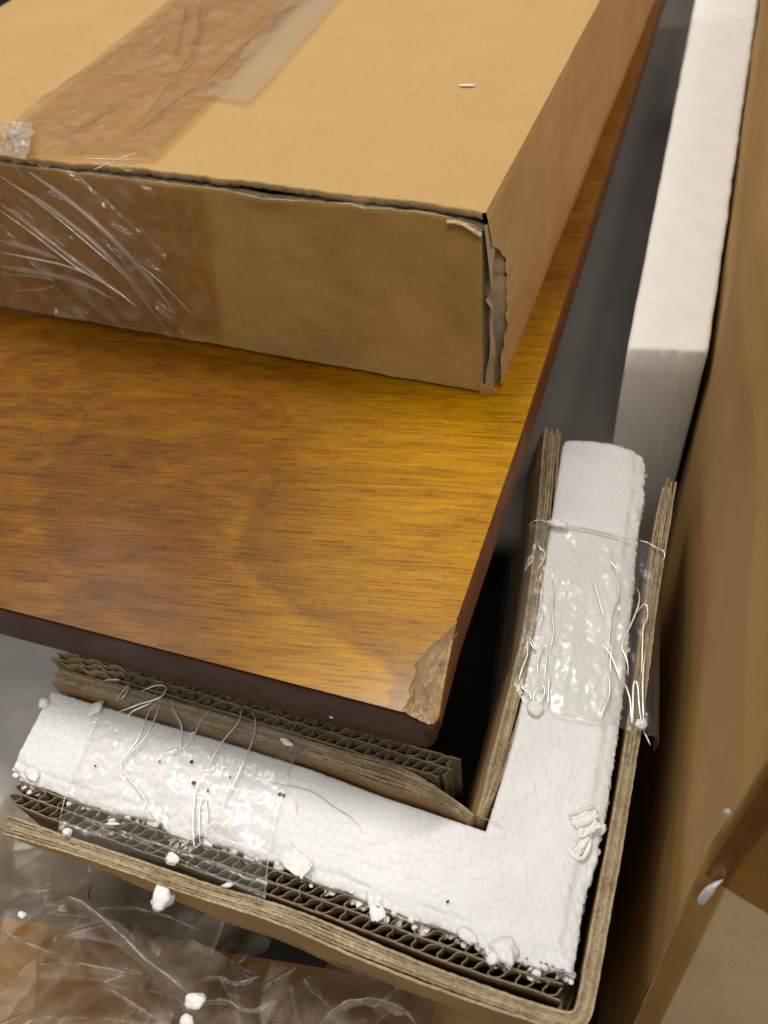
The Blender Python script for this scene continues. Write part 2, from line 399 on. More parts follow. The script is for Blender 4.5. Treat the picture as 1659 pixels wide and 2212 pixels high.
# on the flap: a tinted band down the fold, a tape strip across
V, F = grid(8, 36, flap_fn(.0009, .0004, .0075)); mesh('fold_band', V, F, M['amber_band'], carton, True)
def on_flap(px, py, off=.0016): return at_plane(px, py, FP+FN*off, FN)
a = on_flap(1468, 1976); b = on_flap(1648, 2180); up = (on_flap(1560, 1830)-on_flap(1468, 1976)); c2 = on_flap(1760, 1760)
q = [a, b+(b-a)*1.2, b+(b-a)*1.2+up*3.2, a+up*3.2]
def tape_fn(u, v):
    p = q[0].lerp(q[1], u).lerp(q[3].lerp(q[2], u), v); return tuple(p+FN*.0012*fbm((p-FP).dot(FD)*20, p.z*20, 3.))
V, F = grid(14, 14, tape_fn); mesh('cross_tape', V, F, M['olive_tape'], carton, True)

# painted grey board under the wooden one, and the white foam strip
gb = thing('grey_board', 'smooth dark grey painted board showing between the wooden board and the white foam strip', 'board')
def slab(name, x0, x1, y0, y1, z0, z1, mat, parent, r=.0012):
    bm = bmesh.new(); bmesh.ops.create_cube(bm, size=1)
    for v in bm.verts: v.co = Vector(((x0+x1)/2+v.co.x*(x1-x0), (y0+y1)/2+v.co.y*(y1-y0), (z0+z1)/2+v.co.z*(z1-z0)))
    bmesh.ops.bevel(bm, geom=bm.edges[:], offset=r, segments=3, affect='EDGES')
    me = bpy.data.meshes.new(name); bm.to_mesh(me); bm.free(); me.materials.append(mat); return link(name, me, parent, True)
slab('board_panel', -.5, -.0125, .2525, 1.1, -.105, -.080, M['grey'], gb)
#slab('raised_rim', -.5, -.0405, .27, 1.1, -.0797, -.070, M['grey'], gb)

st = thing('foam_strip', 'long straight white foam strip lying beside the carton wall', 'foam strip')
def strip_fn(u, v):
    xs0 = -.0135-.0121*v; xs1 = .0235+.0045*v; y = .3270+.56*v
    x = xs0+(xs1-xs0)*u; z = -.015+.0004*fbm(x*60, y*60)+.0005*math.sin(v*9)
    e = min(u, 1-u)*(xs1-xs0); z -= .0007*math.exp(-e/.0009)
    if v == 0: z -= .0006
    y += .004*u*(1-v)+.0006*fbm(u*9, 3, 1)*(1-v); x += .0006*fbm(y*40, (u > .5)*9., 2)
    return (x, y, z)
V, F = grid(26, 180, strip_fn); nu = 26; nv = 180; V = [Vector(v) for v in V]
ring = [i for i in range(nu)]+[v*nu+nu-1 for v in range(1, nv)]+[(nv-1)*nu+u for u in range(nu-2, -1, -1)]+[v*nu for v in range(nv-2, 0, -1)]
base = len(V); levels = 14
for l in range(1, levels+1):
    for i in ring:
        p = V[i]; z = -.0158-(l/levels)*.20
        k = Vector((.0005*fbm(p.x*90, p.y*90, z*90), .0008*fbm(p.x*80, z*80, p.y), 0)) if l else Vector()
        V.append(Vector((p.x, p.y, z))+k)
R = len(ring)
for l in range(levels):
    for k in range(R):
        a0 = ring[k] if l == 0 else base+(l-1)*R+k; a1 = ring[(k+1) % R] if l == 0 else base+(l-1)*R+(k+1) % R
        F.append((a1, a0, base+l*R+k, base+l*R+(k+1) % R))
mesh('foam_body', V, F, M['foam_far'], st, True)

# ================================================================== wooden board with the broken corner
wb = thing('wooden_board', 'glossy amber wooden board with dark edges and one chipped corner', 'wooden board')
chip_top = [at(*p, 0) for p in [(867, 1537), (876, 1524), (886, 1506), (882, 1490), (889, 1474), (896, 1458), (899, 1446), (893, 1436), (902, 1427), (915, 1415), (926, 1397), (941, 1386), (957, 1372), (975, 1358), (984, 1344), (989, 1332)]]
CT = resample([(p.x, p.y, 0) for p in chip_top], 60)
CT[:, 0] += .0004*np.array([fbm(p[0]*900, p[1]*900, 1) for p in CT]); CT[0], CT[-1] = chip_top[0], chip_top[-1]
def yf(x): return float(np.interp(x, [-.62, -.2145, CT[0, 0]], [.0955, .1022, CT[0, 1]]))
ys = np.r_[np.linspace(0, CT[-1, 1]-CT[0, 1], 60), CT[-1, 1]-CT[0, 1]+.85*np.linspace(.003, 1, 110)**1.9]
xo = np.argsort(CT[:, 1]); 
def xr(yy): # right boundary of the veneer
    if yy <= CT[-1, 1]: return float(np.interp(yy, np.maximum.accumulate(CT[:, 1])+np.arange(60)*1e-9, CT[:, 0]))
    return float(np.interp(yy, [CT[-1, 1], .24, .80, 1.3], [CT[-1, 0], -.0470, -.0512, -.055]))
NX = 240
V = []; F = []
for j, dy in enumerate(ys):
    X1 = xr(CT[0, 1]+dy)
    for i in range(NX):
        s = 1-(1-i/(NX-1))**1.25; x = -.62+(X1+.62)*s; V.append((x, yf(x)+dy if dy < .06 else CT[0, 1]+dy-(CT[0, 1]-yf(x))*max(0, 1-(dy-.06)/.2), 0))
for j in range(len(ys)-1):
    for i in range(NX-1): F.append((j*NX+i, j*NX+i+1, (j+1)*NX+i+1, (j+1)*NX+i))
top = mesh('veneer_top', V, F, M['wood'], wb, False)
# the veneer's figure: two pointed growth fronts; golden tone and painted sheen to the right
P = np.array(V)[:, :2]
def front(pts): return resample([tuple(at(x, y, 0))[:2] for x, y in pts], 90)
F1 = front([(175, 900), (150, 947), (115, 985), (60, 1030), (50, 1040), (95, 1067), (60, 1097), (85, 1150), (104, 1180), (145, 1237), (200, 1302), (270, 1347), (350, 1400)])
F2 = front([(600, 985), (565, 1040), (540, 1090), (505, 1150), (500, 1212), (530, 1240), (565, 1287), (620, 1322), (700, 1377), (800, 1430), (850, 1470)])
F3 = front([(1100, 1040), (1020, 1090), (930, 1130), (860, 1190), (810, 1240), (830, 1290), (900, 1330), (980, 1345)])
wob = np.array([[.0020*fbm(p[0]*80, p[1]*230, 5., 4), .0014*fbm(p[0]*110, p[1]*200, 8., 3)] for p in P])
Pw = P+wob
def sdist(Fp):
    d = np.full(len(P), 9.); sg = np.zeros(len(P))
    xs = np.interp(Pw[:, 1], np.sort(Fp[:, 1]), Fp[np.argsort(Fp[:, 1]), 0], left=Fp[0 if Fp[0, 1] < Fp[-1, 1] else -1, 0], right=Fp[-1 if Fp[0, 1] < Fp[-1, 1] else 0, 0])
    for k in range(len(Fp)): d = np.minimum(d, np.hypot(Pw[:, 0]-Fp[k, 0], Pw[:, 1]-Fp[k, 1]))
    inr = np.clip((Fp[:, 1].max()+.004-P[:, 1])/.02, 0, 1)*(P[:, 1] > Fp[:, 1].min()-.01)
    return d, Pw[:, 0] > xs, inr
dark = np.zeros(len(P)); gold = np.zeros(len(P))
for Fp, kd, ln in ((F1, .62, .026), (F2, .68, .022), (F3, .28, .014)):
    d, rt, inr = sdist(Fp)
    dark = np.maximum(dark, np.where(rt, kd*np.exp(-d/ln), 0)*inr*np.clip(d/.0045, 0, 1))
    gold = np.maximum(gold, (.2 if Fp is F3 else 1)*.10*np.exp(-(d/.0026)**2)*~rt)
gx = np.clip((P[:, 0]+.17)/.11, 0, 1)
gold = np.clip(gold+.80*gx*gx*(3-2*gx)*np.clip((.36-P[:, 1])/.1, 0, 1)*(1-.55*dark), 0, 1)
ca = top.data.color_attributes.new('figure', 'FLOAT_COLOR', 'POINT')
ca.data.foreach_set('color', np.stack([dark, gold, dark*0, dark*0+1], 1).ravel())
# its sides: path along the front edge, round the corner, along the right edge
corner = Vector((-.0440, .1050)); rc = .0042
path = []
for x in np.r_[np.linspace(-.62, -.23, 30), np.linspace(-.225, CT[0, 0], 90)]: path.append((x, yf(x), 0.))
a0 = Vector((CT[0, 0], CT[0, 1])); a1 = Vector((-.0508, .1049))
CZ = [0, -.0030, -.0065, -.0115, -.0155, -.0175, -.0150, -.0115, -.0085, -.0072, -.0060, -.0042, -.0030, -.0015, 0.]
side = []
for t in np.linspace(.15, 1, 6): side.append(a0.lerp(a1, t))
xc, yc = a1.x, a1.y+rc
for t in np.linspace(-80, 0, 9): side.append(Vector((xc+rc*math.cos(math.radians(t)), yc+rc*math.sin(math.radians(t)))))
xe = side[-1].x
for t in np.linspace(.1, 1, 14): side.append(Vector((xe+(CT[-1, 0]-xe)*t**1.2, side[14].y+(CT[-1, 1]-side[14].y)*t)))
side = resample([tuple(p) for p in side], 70)
zc = np.interp(np.linspace(0, 1, 70), np.linspace(0, 1, len(CZ)), CZ)
zc = zc+.0012*np.array([fbm(p[0]*500, p[1]*500, 2) for p in side])*np.minimum(1, np.minimum(np.arange(70), np.arange(70)[::-1])/6)
i0 = len(path)
for p, z in zip(side[1:-1], zc[1:-1]): path.append((p[0], p[1], z))
i1 = len(path)
for y in CT[-1, 1]+.85*np.linspace(0, 1, 120)**1.8: path.append((xr(y), y, 0.))
PP = np.array(path); T = np.gradient(PP[:, :2], axis=0); T /= np.linalg.norm(T, axis=1)[:, None]; N = np.stack([T[:, 1], -T[:, 0]], 1)
for it in range(4): N[1:-1] = (N[:-2]+N[1:-1]*2+N[2:])/4; N /= np.linalg.norm(N, axis=1)[:, None]
prof = [(0, 0), (.0003, -.0006), (.0005, -.0015), (.0005, -.008), (.0005, -.016), (.0004, -.0215), (.0000, -.0238), (-.0012, -.0254), (-.004, -.026), (-.05, -.0262)]
V = []; F = []; I = []
for i in range(len(PP)):
    zt = PP[i, 2]
    for k, (o_, z_) in enumerate(prof):
        z = z_ if zt > -.0008 else zt+(z_)*( -.026-zt)/(-.026) if k < 9 else -.0262
        if k == 9: pos = (min(PP[i, 0], -.07), max(PP[i, 1], .13)); V.append((pos[0], pos[1], -.0262)); continue
        V.append((PP[i, 0]+N[i, 0]*o_, PP[i, 1]+N[i, 1]*o_, z))
K = len(prof)
for i in range(len(PP)-1):
    for k in range(K-1): F.append((i*K+k, i*K+k+1, (i+1)*K+k+1, (i+1)*K+k)); I.append(0 if i < i0+22 else 1)
edge = mesh('stained_edge', V, F, [M['stain'], M['stain_side']], wb, True, I)
# raw fibre surface of the chip
A = np.vstack([CT[0], *CT[1:-1], CT[-1]]); B = np.array([(*PP[i, :2]+N[i]*.0000, PP[i, 2]-.00005) for i in range(i0-1, i1+1)])
A = resample(A, 90); B = resample(B, 90)
def chip_fn(u, v):
    i = u*89; k = int(min(i, 88)); f = i-k
    a = A[k]*(1-f)+A[k+1]*f; b = B[k]*(1-f)+B[k+1]*f; p = a*(1-v)+b*v
    m = math.sin(math.pi*v)*min(1, 6*u, 6*(1-u))
    z = a[2]+(b[2]-a[2])*(v**.75)-.0010*m+m*(.0016*fbm(p[0]*420-p[1]*120, p[1]*150, 1, 4)+.0005*fbm(p[0]*1600, p[1]*1600, 4))
    return (p[0], p[1], z-(.00025 if 0 < v < 1 else 0))
V, F = grid(90, 34, chip_fn); mesh('broken_corner', V, [f[::-1] for f in F], M['fibre'], wb, True)
r_ = random.Random(4)
for k in range(16):
    u, v = r_.uniform(.1, .92), r_.uniform(.3, .97); p = Vector(chip_fn(u, v)); d = Vector((r_.uniform(-.3, .4), r_.uniform(.4, 1), 0)).normalized()*r_.uniform(.0015, .0042)
    tube('loose_fibre', [p, p+d*.5+Vector((.0003, 0, .0009)), p+d+Vector((r_.uniform(-.0006, .0008), 0, .0006))], .00011, M['fibre_thread'], wb, 4, n=8)

# ================================================================== cardboard box on the board
bx = thing('cardboard_box', 'closed brown cardboard box with taped seam and torn corner resting on the wooden board', 'cardboard box')
H = .083
FL = Vector((-.3523, .2759)); FR = Vector((-.0690, .2600)); BR = Vector((-.0560, .80)); BL = Vector((-.43, .86))
TFR = at(1042, 452, H); TBR = at(1294, 0, H)
side_dir = (TBR-TFR); TBR2 = TFR+side_dir*1.6
rr = random.Random(3)
def top_fn(u, v):
    l = Vector((-.4640, .2990, 0)); fr = Vector((TFR.x, TFR.y, 0)); f = l.lerp(fr, u); bk = Vector((-.50, TBR2.y+.02, 0)).lerp(Vector((TBR2.x, TBR2.y, 0)), u)
    p = f.lerp(bk, v**1.3)
    z = H+.0006*fbm(p.x*14, p.y*14)+.0010*math.exp(-v*60)*fbm(p.x*45, 2)-.0012*math.exp(-(1-u)*70)
    z += .0012*math.exp(-((p.x+.20)/.05)**2)*math.exp(-v*12)
    y = p.y+(.0011*fbm(p.x*55, 7)+.0008*fbm(p.x*220, 1) if v < .001 else 0)
    return (p.x, y, z)
V, F = grid(150, 90, top_fn); nu, nv = 150, 90
# give the lid its thickness along the front (cut edge of the board)
V2 = []
for i in range(nu):
    p = V[i]
    V2 += [(p[0], p[1]-.0001, p[2]-.0010), (p[0], p[1]+.0001+.0003*fbm(p[0]*900, 3), p[2]-.0028-.0005*fbm(p[0]*300, 5)), (p[0], p[1]+.006, p[2]-.0032)]
b0 = len(V); V = V+V2; I = [0]*len(F)
for i in range(nu-1):
    F += [(i, b0+3*i, b0+3*(i+1), i+1), (b0+3*i, b0+3*i+1, b0+3*(i+1)+1, b0+3*(i+1)), (b0+3*i+1, b0+3*i+2, b0+3*(i+1)+2, b0+3*(i+1)+1)]; I += [0, 1, 1]
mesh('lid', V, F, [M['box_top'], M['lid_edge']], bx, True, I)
# front panel: wavy torn upper edge
def front_fn(u, v):
    bl = Vector((FL.x-.09, FL.y+.0046)); p0 = bl.lerp(FR, u)
    tl = Vector((-.4640, .2972)); tr = Vector((TFR.x+.0003, TFR.y-.0018)); p1 = tl.lerp(tr, u)
    zt = H-.0034+.0005*fbm(p0.x*38, 4)-.0010*math.exp(-((p1.x+.155)/.022)**2)+.0004*fbm(p0.x*300, 2)
    zt -= .0042*math.exp(-(1-u)*75)
    p = p0.lerp(p1, v); z = .0018+.0004*fbm(p0.x*60, 9)+(zt-.0018)*v
    bow = .0022*math.sin(math.pi*v)*math.sin(math.pi*min(1, u*1.05))
    y = p.y-bow+.0008*fbm(p.x*30, z*40, 6)
    if v > .93: y += (-.0016*math.exp(-((p.x+.163)/.012)**2)-.0010*math.exp(-((p.x+.118)/.006)**2)-.0012*math.exp(-((p.x+.078)/.006)**2))*(v-.93)/.07
    return (p.x, y, z)
V, F = grid(180, 40, front_fn)
nu, nv = 180, 40; b0 = len(V)
for i in range(nu):
    p = V[(nv-1)*nu+i]; V += [(p[0], p[1]+.0004, p[2]+.0003), (p[0], p[1]+.0013, p[2]-.0008-.0006*fbm(p[0]*700, 1)), (p[0], p[1]+.0034, p[2]-.0004+.0004*fbm(p[0]*200, 9)), (p[0], p[1]+.0060, p[2]-.0006)]
I = [0]*len(F)
for i in range(nu-1):
    a = (nv-1)*nu+i
    F.append((a, a+1, b0+4*(i+1), b0+4*i)); I.append(1)
    for k in range(3): F.append((b0+4*i+k, b0+4*(i+1)+k, b0+4*(i+1)+k+1, b0+4*i+k+1)); I.append(1)
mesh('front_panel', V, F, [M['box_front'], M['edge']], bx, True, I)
# side panel with the tear at its front corner
tear = [(452, 1046, 0), (540, 1046), (560, 1068), (590, 1082), (610, 1092), (640, 1090), (700, 1089), (730, 1084), (765, 1072), (780, 1062), (800, 1052), (820, 1050), (845, 1052)]
def sx(v, u): # point on side plane: v height 0..1, u depth 0..1
    b = Vector((-.0625, .2615)).lerp(BR, u); t = Vector((TFR.x+.0012, TFR.y)).lerp(Vector((TBR.x, TBR.y)), min(u*1.0, 1.6)*2.2 if False else u*((BR.y-.2615)/(TBR.y-TFR.y)))
    p = b.lerp(t, v); bow = .0022*math.sin(math.pi*v)
    return Vector((p.x+bow, p.y, H*v-.0008*(v > .97)))
tear_u = [(0, .0085), (.04, .0045), (.10, .0048), (.17, .006), (.22, .012), (.30, .015), (.42, .0185), (.55, .020), (.66, .019), (.72, .015), (.78, .008), (.82, .0015), (1, .0)]
def side_fn(u, v):
    s = u**1.9; tv = float(np.interp(v, [a for a, b in tear_u], [b for a, b in tear_u])); n_ = .0012*fbm(v*30, 3)+.0006*fbm(v*120, 1)
    off = max(-.0005, (tv*.80+n_*(1 if tv > .001 else .0))/.54)
    p = sx(v, off+(1-off)*s)
    e = math.exp(-(s*.54)/.0035)*(1 if tv > .005 else 0)
    p.x += .0008*fbm(p.y*12, v*3)+e*.0012*fbm(v*14, 5)
    if v > .999: p.z = H-.0014
    return tuple(p)
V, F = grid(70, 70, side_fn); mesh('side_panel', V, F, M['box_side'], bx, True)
# rounded crease joining lid and side
def cr_fn(u, v):
    q1 = Vector(top_fn(1, u)); 
    p = sx(1, min(1, max(0, (q1.y-TFR.y)/(BR.y-.2615)))); p.z = H-.0016; p.y = q1.y
    ang = v*math.pi/2; c = Vector((q1.x, q1.y, q1.z-.0)); d = p.x-q1.x
    return (q1.x+d*math.sin(ang)+.0002*math.sin(ang), q1.y, q1.z+(p.z-q1.z)*(1-math.cos(ang))+.0003*math.sin(2*ang))
V, F = grid(90, 7, cr_fn); mesh('rounded_fold', V, [f[::-1] for f in F], M['box_top'], bx, True)
def ret_fn(u, v):
    p = Vector(front_fn(1, v)); return (p.x-.0001+.0012*u*math.sin(3*v+1), p.y+.0001+.0085*u, p.z-.0006*u)
V, F = grid(10, 40, ret_fn); mesh('corner_return', V, F, M['torn'], bx, True)
# crumpled grey paper inside the tear
def torn_fn(u, v):
    z = .001+(H*.92)*v; y = .2604+.028*u+.0052*v+.0004*fbm(v*9, 2)
    x = -.0702+.0030*(1-v)**5+.0058*u+.0030*math.sin(u*9+1.2*math.sin(v*3))*min(1, 4*v)+.0012*tri(u*3.1+v*.8)+.0010*fbm(u*2.2, v*2.2, 3, 2)+.0004*fbm(u*14, v*5, 5)
    x -= .0022*math.exp(-((v-.60)/.03)**2)
    return (min(x, sx(z/H, max(0, (y-.2615)/.54)).x-.0004), y, z)
V, F = grid(40, 90, torn_fn); mesh('torn_lining', V, F, M['torn'], bx, True)
mesh('dark_gap_core', [(-.44, .312, .002), (-.0745, .272, .002), (-.0745, .79, .002), (-.44, .85, .002), (-.44, .312, H-.006), (-.0745, .272, H-.006), (-.0745, .79, H-.006), (-.44, .85, H-.006)],
     [(0, 1, 5, 4), (1, 2, 6, 5), (2, 3, 7, 6), (3, 0, 4, 7), (4, 5, 6, 7), (3, 2, 1, 0)], M['black'], bx)  # unseen black core added so openings in the box look shaded
# curled lip of paper at the upper corner, and a folded tab at the lower corner
def lip_fn(u, v):
    p = Vector((-.0830+.0135*u, .2622+.0006*math.sin(u*5), H-.0042-.004*u**2)); a = v*2.2
    return (p.x, p.y+.0012*(1-math.cos(a))+.0003*fbm(u*8, v*2), p.z+.0007*math.sin(a)+.0003*fbm(u*8, v*2, 2))
V, F = grid(40, 8, lip_fn); mesh('curled_lip', V, F, M['torn'], bx, True)
def tab_fn(u, v):
    return (-.0702+.0078*u, .2588+.0022*u*u-.0005*math.sin(v*3)+.0003*fbm(u*5, v*5), .0004+.0085*v*(1-.6*u)+.0004*fbm(u*9, v*9, 2))
V, F = grid(16, 12, tab_fn); mesh('corner_tab', V, F, M['box_front'], bx, True)
# tapes on the lid
def tape_quad(name, pts, mat, lift, parent=bx, n=(40, 60), wr=.0):
    P4 = [at(x, y, H) for x, y in pts]
    def fn(u, v):
        p = P4[0].lerp(P4[1], u).lerp(P4[3].lerp(P4[2], u), v)
        z = H+lift+.0006*fbm(p.x*14, p.y*14)+wr*(.5*abs(fbm(p.x*90+p.y*60, p.y*20, 2, 3))+max(0, crumple(p.x, p.y, 3, 30, 4, math.radians(-20), 1.4)))
        return (p.x, p.y, z+.0012*math.exp(-((p.x+.20)/.05)**2)*math.exp(-max(0, p.y-.27)*22))
    V, F = grid(n[0], n[1], fn); return mesh(name, V, F, mat, parent, True)
tape_quad('seam_tape', [(-45, 341), (338, 357), (980, -330), (790, -330)], M['brown_tape'], .0022, wr=.0012)
tape_quad('end_tape', [(448, 218), (540, 233), (905, -190), (798, -190)], M['pale_tape'], .0028, n=(12, 40))
# loose crumpled folds standing on the lid tape
def on_lid(x, y, d=.0028): return at(x, y, H+d)
for k, pl in enumerate([[(404, 0), (398, 40), (385, 90), (377, 125)], [(455, 0), (440, 50), (420, 110), (390, 150), (350, 205), (282, 290)], [(632, 0), (590, 45), (530, 95), (470, 150), (430, 195), (400, 220)],
                        [(255, 233), (215, 255), (180, 278), (135, 272)], [(222, 162), (262, 163), (300, 166)], [(285, 120), (330, 112), (362, 75)], [(300, 285), (360, 230), (450, 172)], [(430, 0), (432, 60), (405, 120)]]):
    tube('tape_fold', [on_lid(x, y, .0024) for x, y in pl], .00058, M['fold_soft'], bx, 6, n=24)

def on_front0(px, py, lift=.0012):
    f0 = Vector((FL.x, FL.y, 0)); f1 = Vector((FR.x, FR.y, 0)); n = (f1-f0).cross(Vector((0, 0, 1))).normalized()
    return at_plane(px, py, f0+n*lift, (n+Vector((0, 0, .06))).normalized())
def ft_fn(u, v):
    a = Vector((-150, 330)).lerp(Vector((437, 415)), u); b = Vector((-150, 655)).lerp(Vector((478, 728)), u); q_ = a.lerp(b, v)
    return tuple(on_front0(q_.x, q_.y, .0030))
V, F = grid(40, 20, ft_fn); mesh('front_tape', V, F, M['brown_tape'], bx, True)
# ---- stretch film hanging on the box front
def on_front(px, py, lift=.0022):
    f0 = Vector((FL.x, FL.y, 0)); f1 = Vector((FR.x, FR.y, 0)); n = (f1-f0).cross(Vector((0, 0, 1))).normalized()
    tiltn = (n+Vector((0, 0, .06))).normalized(); return at_plane(px, py, f0+n*lift, tiltn)
sf = thing('stretch_film', 'wrinkled clear stretch film pulled over the front of the cardboard box at left', 'plastic film')
cors = [(-150, 330), (330, 352), (440, 690), (380, 745), (-150, 640)]
def film_fn(u, v):
    t = Vector((-160+(320+160)*u, 343+22*u+5*fbm(u*6, 2))); b = Vector((-160+(400+160)*u, 630+105*u))
    px = t.x+(b.x-t.x)*v; py = t.y+(b.y-t.y)*v
    d = (px*.62-py*.78)
    l = .0054+.0042*max(-.25, crumple(px*.001, py*.001, 9, 17, 4, math.atan2(.78, -.62), .5, .5))
    px += 14*u**6*fbm(v*5, 3.3); return tuple(on_front(px, py, l*(1-.35*u)))
V, F = grid(220, 120, film_fn); mesh('film_sheet', V, F, M['stretch'], sf, True)
for k, pl in enumerate([[(0, 455), (65, 500), (135, 555), (175, 585), (250, 625), (300, 668)], [(85, 380), (150, 425), (210, 480), (280, 525), (350, 600), (430, 695)],
                        [(0, 380), (100, 450), (205, 540), (260, 585), (300, 635), (340, 685), (374, 738)], [(30, 350), (90, 435), (200, 500)],
                        [(0, 592), (100, 598), (125, 612), (100, 626), (30, 628)], [(170, 365), (180, 390), (175, 415)], [(0, 545), (80, 560), (150, 575), (230, 610)],
                        [(105, 455), (150, 490), (200, 540), (230, 560)], [(200, 650), (215, 670), (205, 655), (175, 672)], [(300, 570), (360, 620), (425, 690)], [(190, 620), (240, 660), (280, 700)]]):
    if k in (0, 2, 4, 6, 9): tube('film_crease_glint', [on_front(x, y, .0062) for x, y in pl], (.00040, .00026)[k % 2], M['crease'] if k in (0, 6) else M['crease_soft'], sf, 6, n=36)
for k, pl in enumerate([[(0, 440), (70, 490), (150, 555), (215, 600), (260, 640)], [(20, 395), (110, 450), (200, 520), (270, 590), (330, 660)], [(0, 575), (90, 590), (180, 610), (250, 650)], [(60, 370), (160, 440), (250, 520), (330, 610), (380, 680)], [(0, 520), (60, 535), (130, 560)]]):
    tube('film_fold_gloss', [on_front(x, y, .0058) for x, y in pl], .0015, M['film_fold_gloss'], sf, 8, n=36)
for k, pl in enumerate([[(97, 262), (120, 275), (150, 285), (168, 310), (172, 335)], [(200, 368), (240, 350), (298, 328)], [(170, 342), (240, 345), (320, 345)], [(12, 280), (30, 300), (55, 315), (75, 322)]]):
    tube('film_crease_glint', [at(x, y, H+.0042) for x, y in pl], .00034, M['crease_soft'], sf, 6, n=24)
def knot(u, v):
    px = 12+62*u-14*v*v+9*fbm(v*6, 2); py = 276+66*v+12*u*v; p = at(px, py, H+.003)
    return (p.x, p.y, p.z+.0055*abs(crumple(p.x, p.y, 5, 95, 4))*math.sin(math.pi*min(1, .1+u))*math.sin(math.pi*min(1, .1+v))+.002)
V, F = grid(46, 46, knot); mesh('crinkled_end', V, F, M['torn_plastic'], sf)

# ================================================================== foam corner protector
cp = thing('corner_protector', 'L-shaped white foam corner protector with corrugated cardboard padding held on by clear tape', 'corner protector')
def pl(*pts, z=ZL): return [at(x, y, z) for x, y in pts]
inn1 = pl((112, 1492), (310, 1552), (500, 1607), (680, 1664), (829, 1721), (1049, 1795))
out1 = pl((24, 1658), (62, 1698), (120, 1711), (150, 1722), (210, 1742), (300, 1762), (345, 1776), (372, 1806), (402, 1814), (425, 1800), (500, 1830), (575, 1857), (640, 1880), (675, 1902), (750, 1925), (800, 1950), (830, 1966), (949, 2005), (1014, 2030), (1060, 2062), (1150, 2085), (1239, 2105))
inn2 = pl((1049, 1795), (1085, 1680), (1112, 1585), (1130, 1500), (1160, 1330), (1190, 1130), (1216, 960))
out2 = pl((1239, 2105), (1253, 2010), (1269, 1925), (1290, 1850), (1304, 1785), (1318, 1700), (1329, 1625), (1344, 1525), (1356, 1420), (1367, 1300), (1377, 1187), (1388, 1100), (1395, 1040), (1394, 996))
cap_i = pl((1220, 950), (1226, 945), (1236, 943), (1250, 942)); cap_o = pl((1388, 980), (1376, 968), (1352, 957), (1320, 948))
def xy(L): return [(p.x, p.y) for p in L]
n1, n2 = 330, 330
I1 = resample(xy(inn1), n1); O1 = resample(xy(out1), n1); I2 = resample(xy(inn2), n2)[1:]; O2 = resample(xy(out2), n2)[1:]
IN = np.vstack([I1, I2, resample(xy(cap_i), 10)]); OU = np.vstack([O1, O2, resample(xy(cap_o), 10)])
NS = len(IN); NVV = 84
# scalloped torn outer edge
for i in range(NS):
    d = OU[i]-IN[i]; d /= np.linalg.norm(d)+1e-9; s = i*.0006
    OU[i] += d*((.0016 if i < n1 else .0006)*fbm(i*.06, 3.3, 0, 2)+.0006*fbm(i*.35, 1.1, 0, 2)); IN[i] += d*.00018*fbm(i*.3, 7)
vv = np.linspace(0, 1, NVV)
G = IN[:, None, :]*(1-vv)[None, :, None]+OU[:, None, :]*vv[None, :, None]
X = G[..., 0].ravel(); Y = G[..., 1].ravel()
# bead cells (about 3.3 mm), from a jittered grid
cs = .0033
def beads(X, Y, cs, seed=1):
    gx = np.floor(X/cs).astype(int); gy = np.floor(Y/cs).astype(int)
    f1 = np.full(X.shape, 9.); f2 = np.full(X.shape, 9.); idv = np.zeros(X.shape)
    for dx in (-2, -1, 0, 1, 2):
        for dy in (-2, -1, 0, 1, 2):
            cx, cy = gx+dx, gy+dy
            h = (cx*73856093 ^ cy*19349663 ^ seed*83492791) & 0x7fffffff
            r1 = ((h*1103515245+12345) & 0x7fffffff)/0x7fffffff; r2 = ((h*69069+1) & 0x7fffffff)/0x7fffffff
            sx_ = (cx+.5+.5*(cy % 2)-.25+(r1-.5)*.5)*cs; sy_ = (cy+.5+(r2-.5)*.5)*cs
            d = np.hypot(X-sx_, Y-sy_); m = d < f1
            f2 = np.where(m, f1, np.minimum(f2, d)); idv = np.where(m, r1, idv); f1 = np.where(m, d, f1)
    return f1, f2, idv
WX = np.array([fbm(a*75, b*75, 11., 2) for a, b in zip(X, Y)]); WY = np.array([fbm(a*75, b*75, 15., 2) for a, b in zip(X, Y)])
f1, f2, idv = beads(X+.0022*WX, Y+.0022*WY, cs)
e = (f2-f1)/cs; bd = np.clip(e/.30, 0, 1); bd = bd*bd*(3-2*bd)
amp = np.where(X > -.035, .00005, .00011)+.00008*np.clip((-.10-X)/.08, 0, 1)
near = np.tile(np.clip((vv-.80)/.20, 0, 1), NS)
amp = amp+.00030*near*np.clip((.12-Y)/.03, 0, 1)
Z = ZL-amp*(1-bd)+.00012*(idv-.5)
vt = np.tile(vv, NS); wdt = .037
ob = np.array([fbm(a*80, b*80, 2., 3) for a, b in zip(X, Y)]); ob2 = np.array([fbm(a*380, b*380, 4., 3) for a, b in zip(X, Y)])
Z += .00016*ob
drop = np.exp(-(1-vt)*wdt/.0018); Z -= drop*(.0012+.0008*ob2)
bandm = np.clip((vt-.84)/.05, 0, 1)*np.where(Y > .062, 1, .5)*np.where(vt < 1, 1, 1)
Z -= bandm*(.0007+.0007*ob)+ .0
Z -= np.exp(-vt*wdt/.0006)*.0005
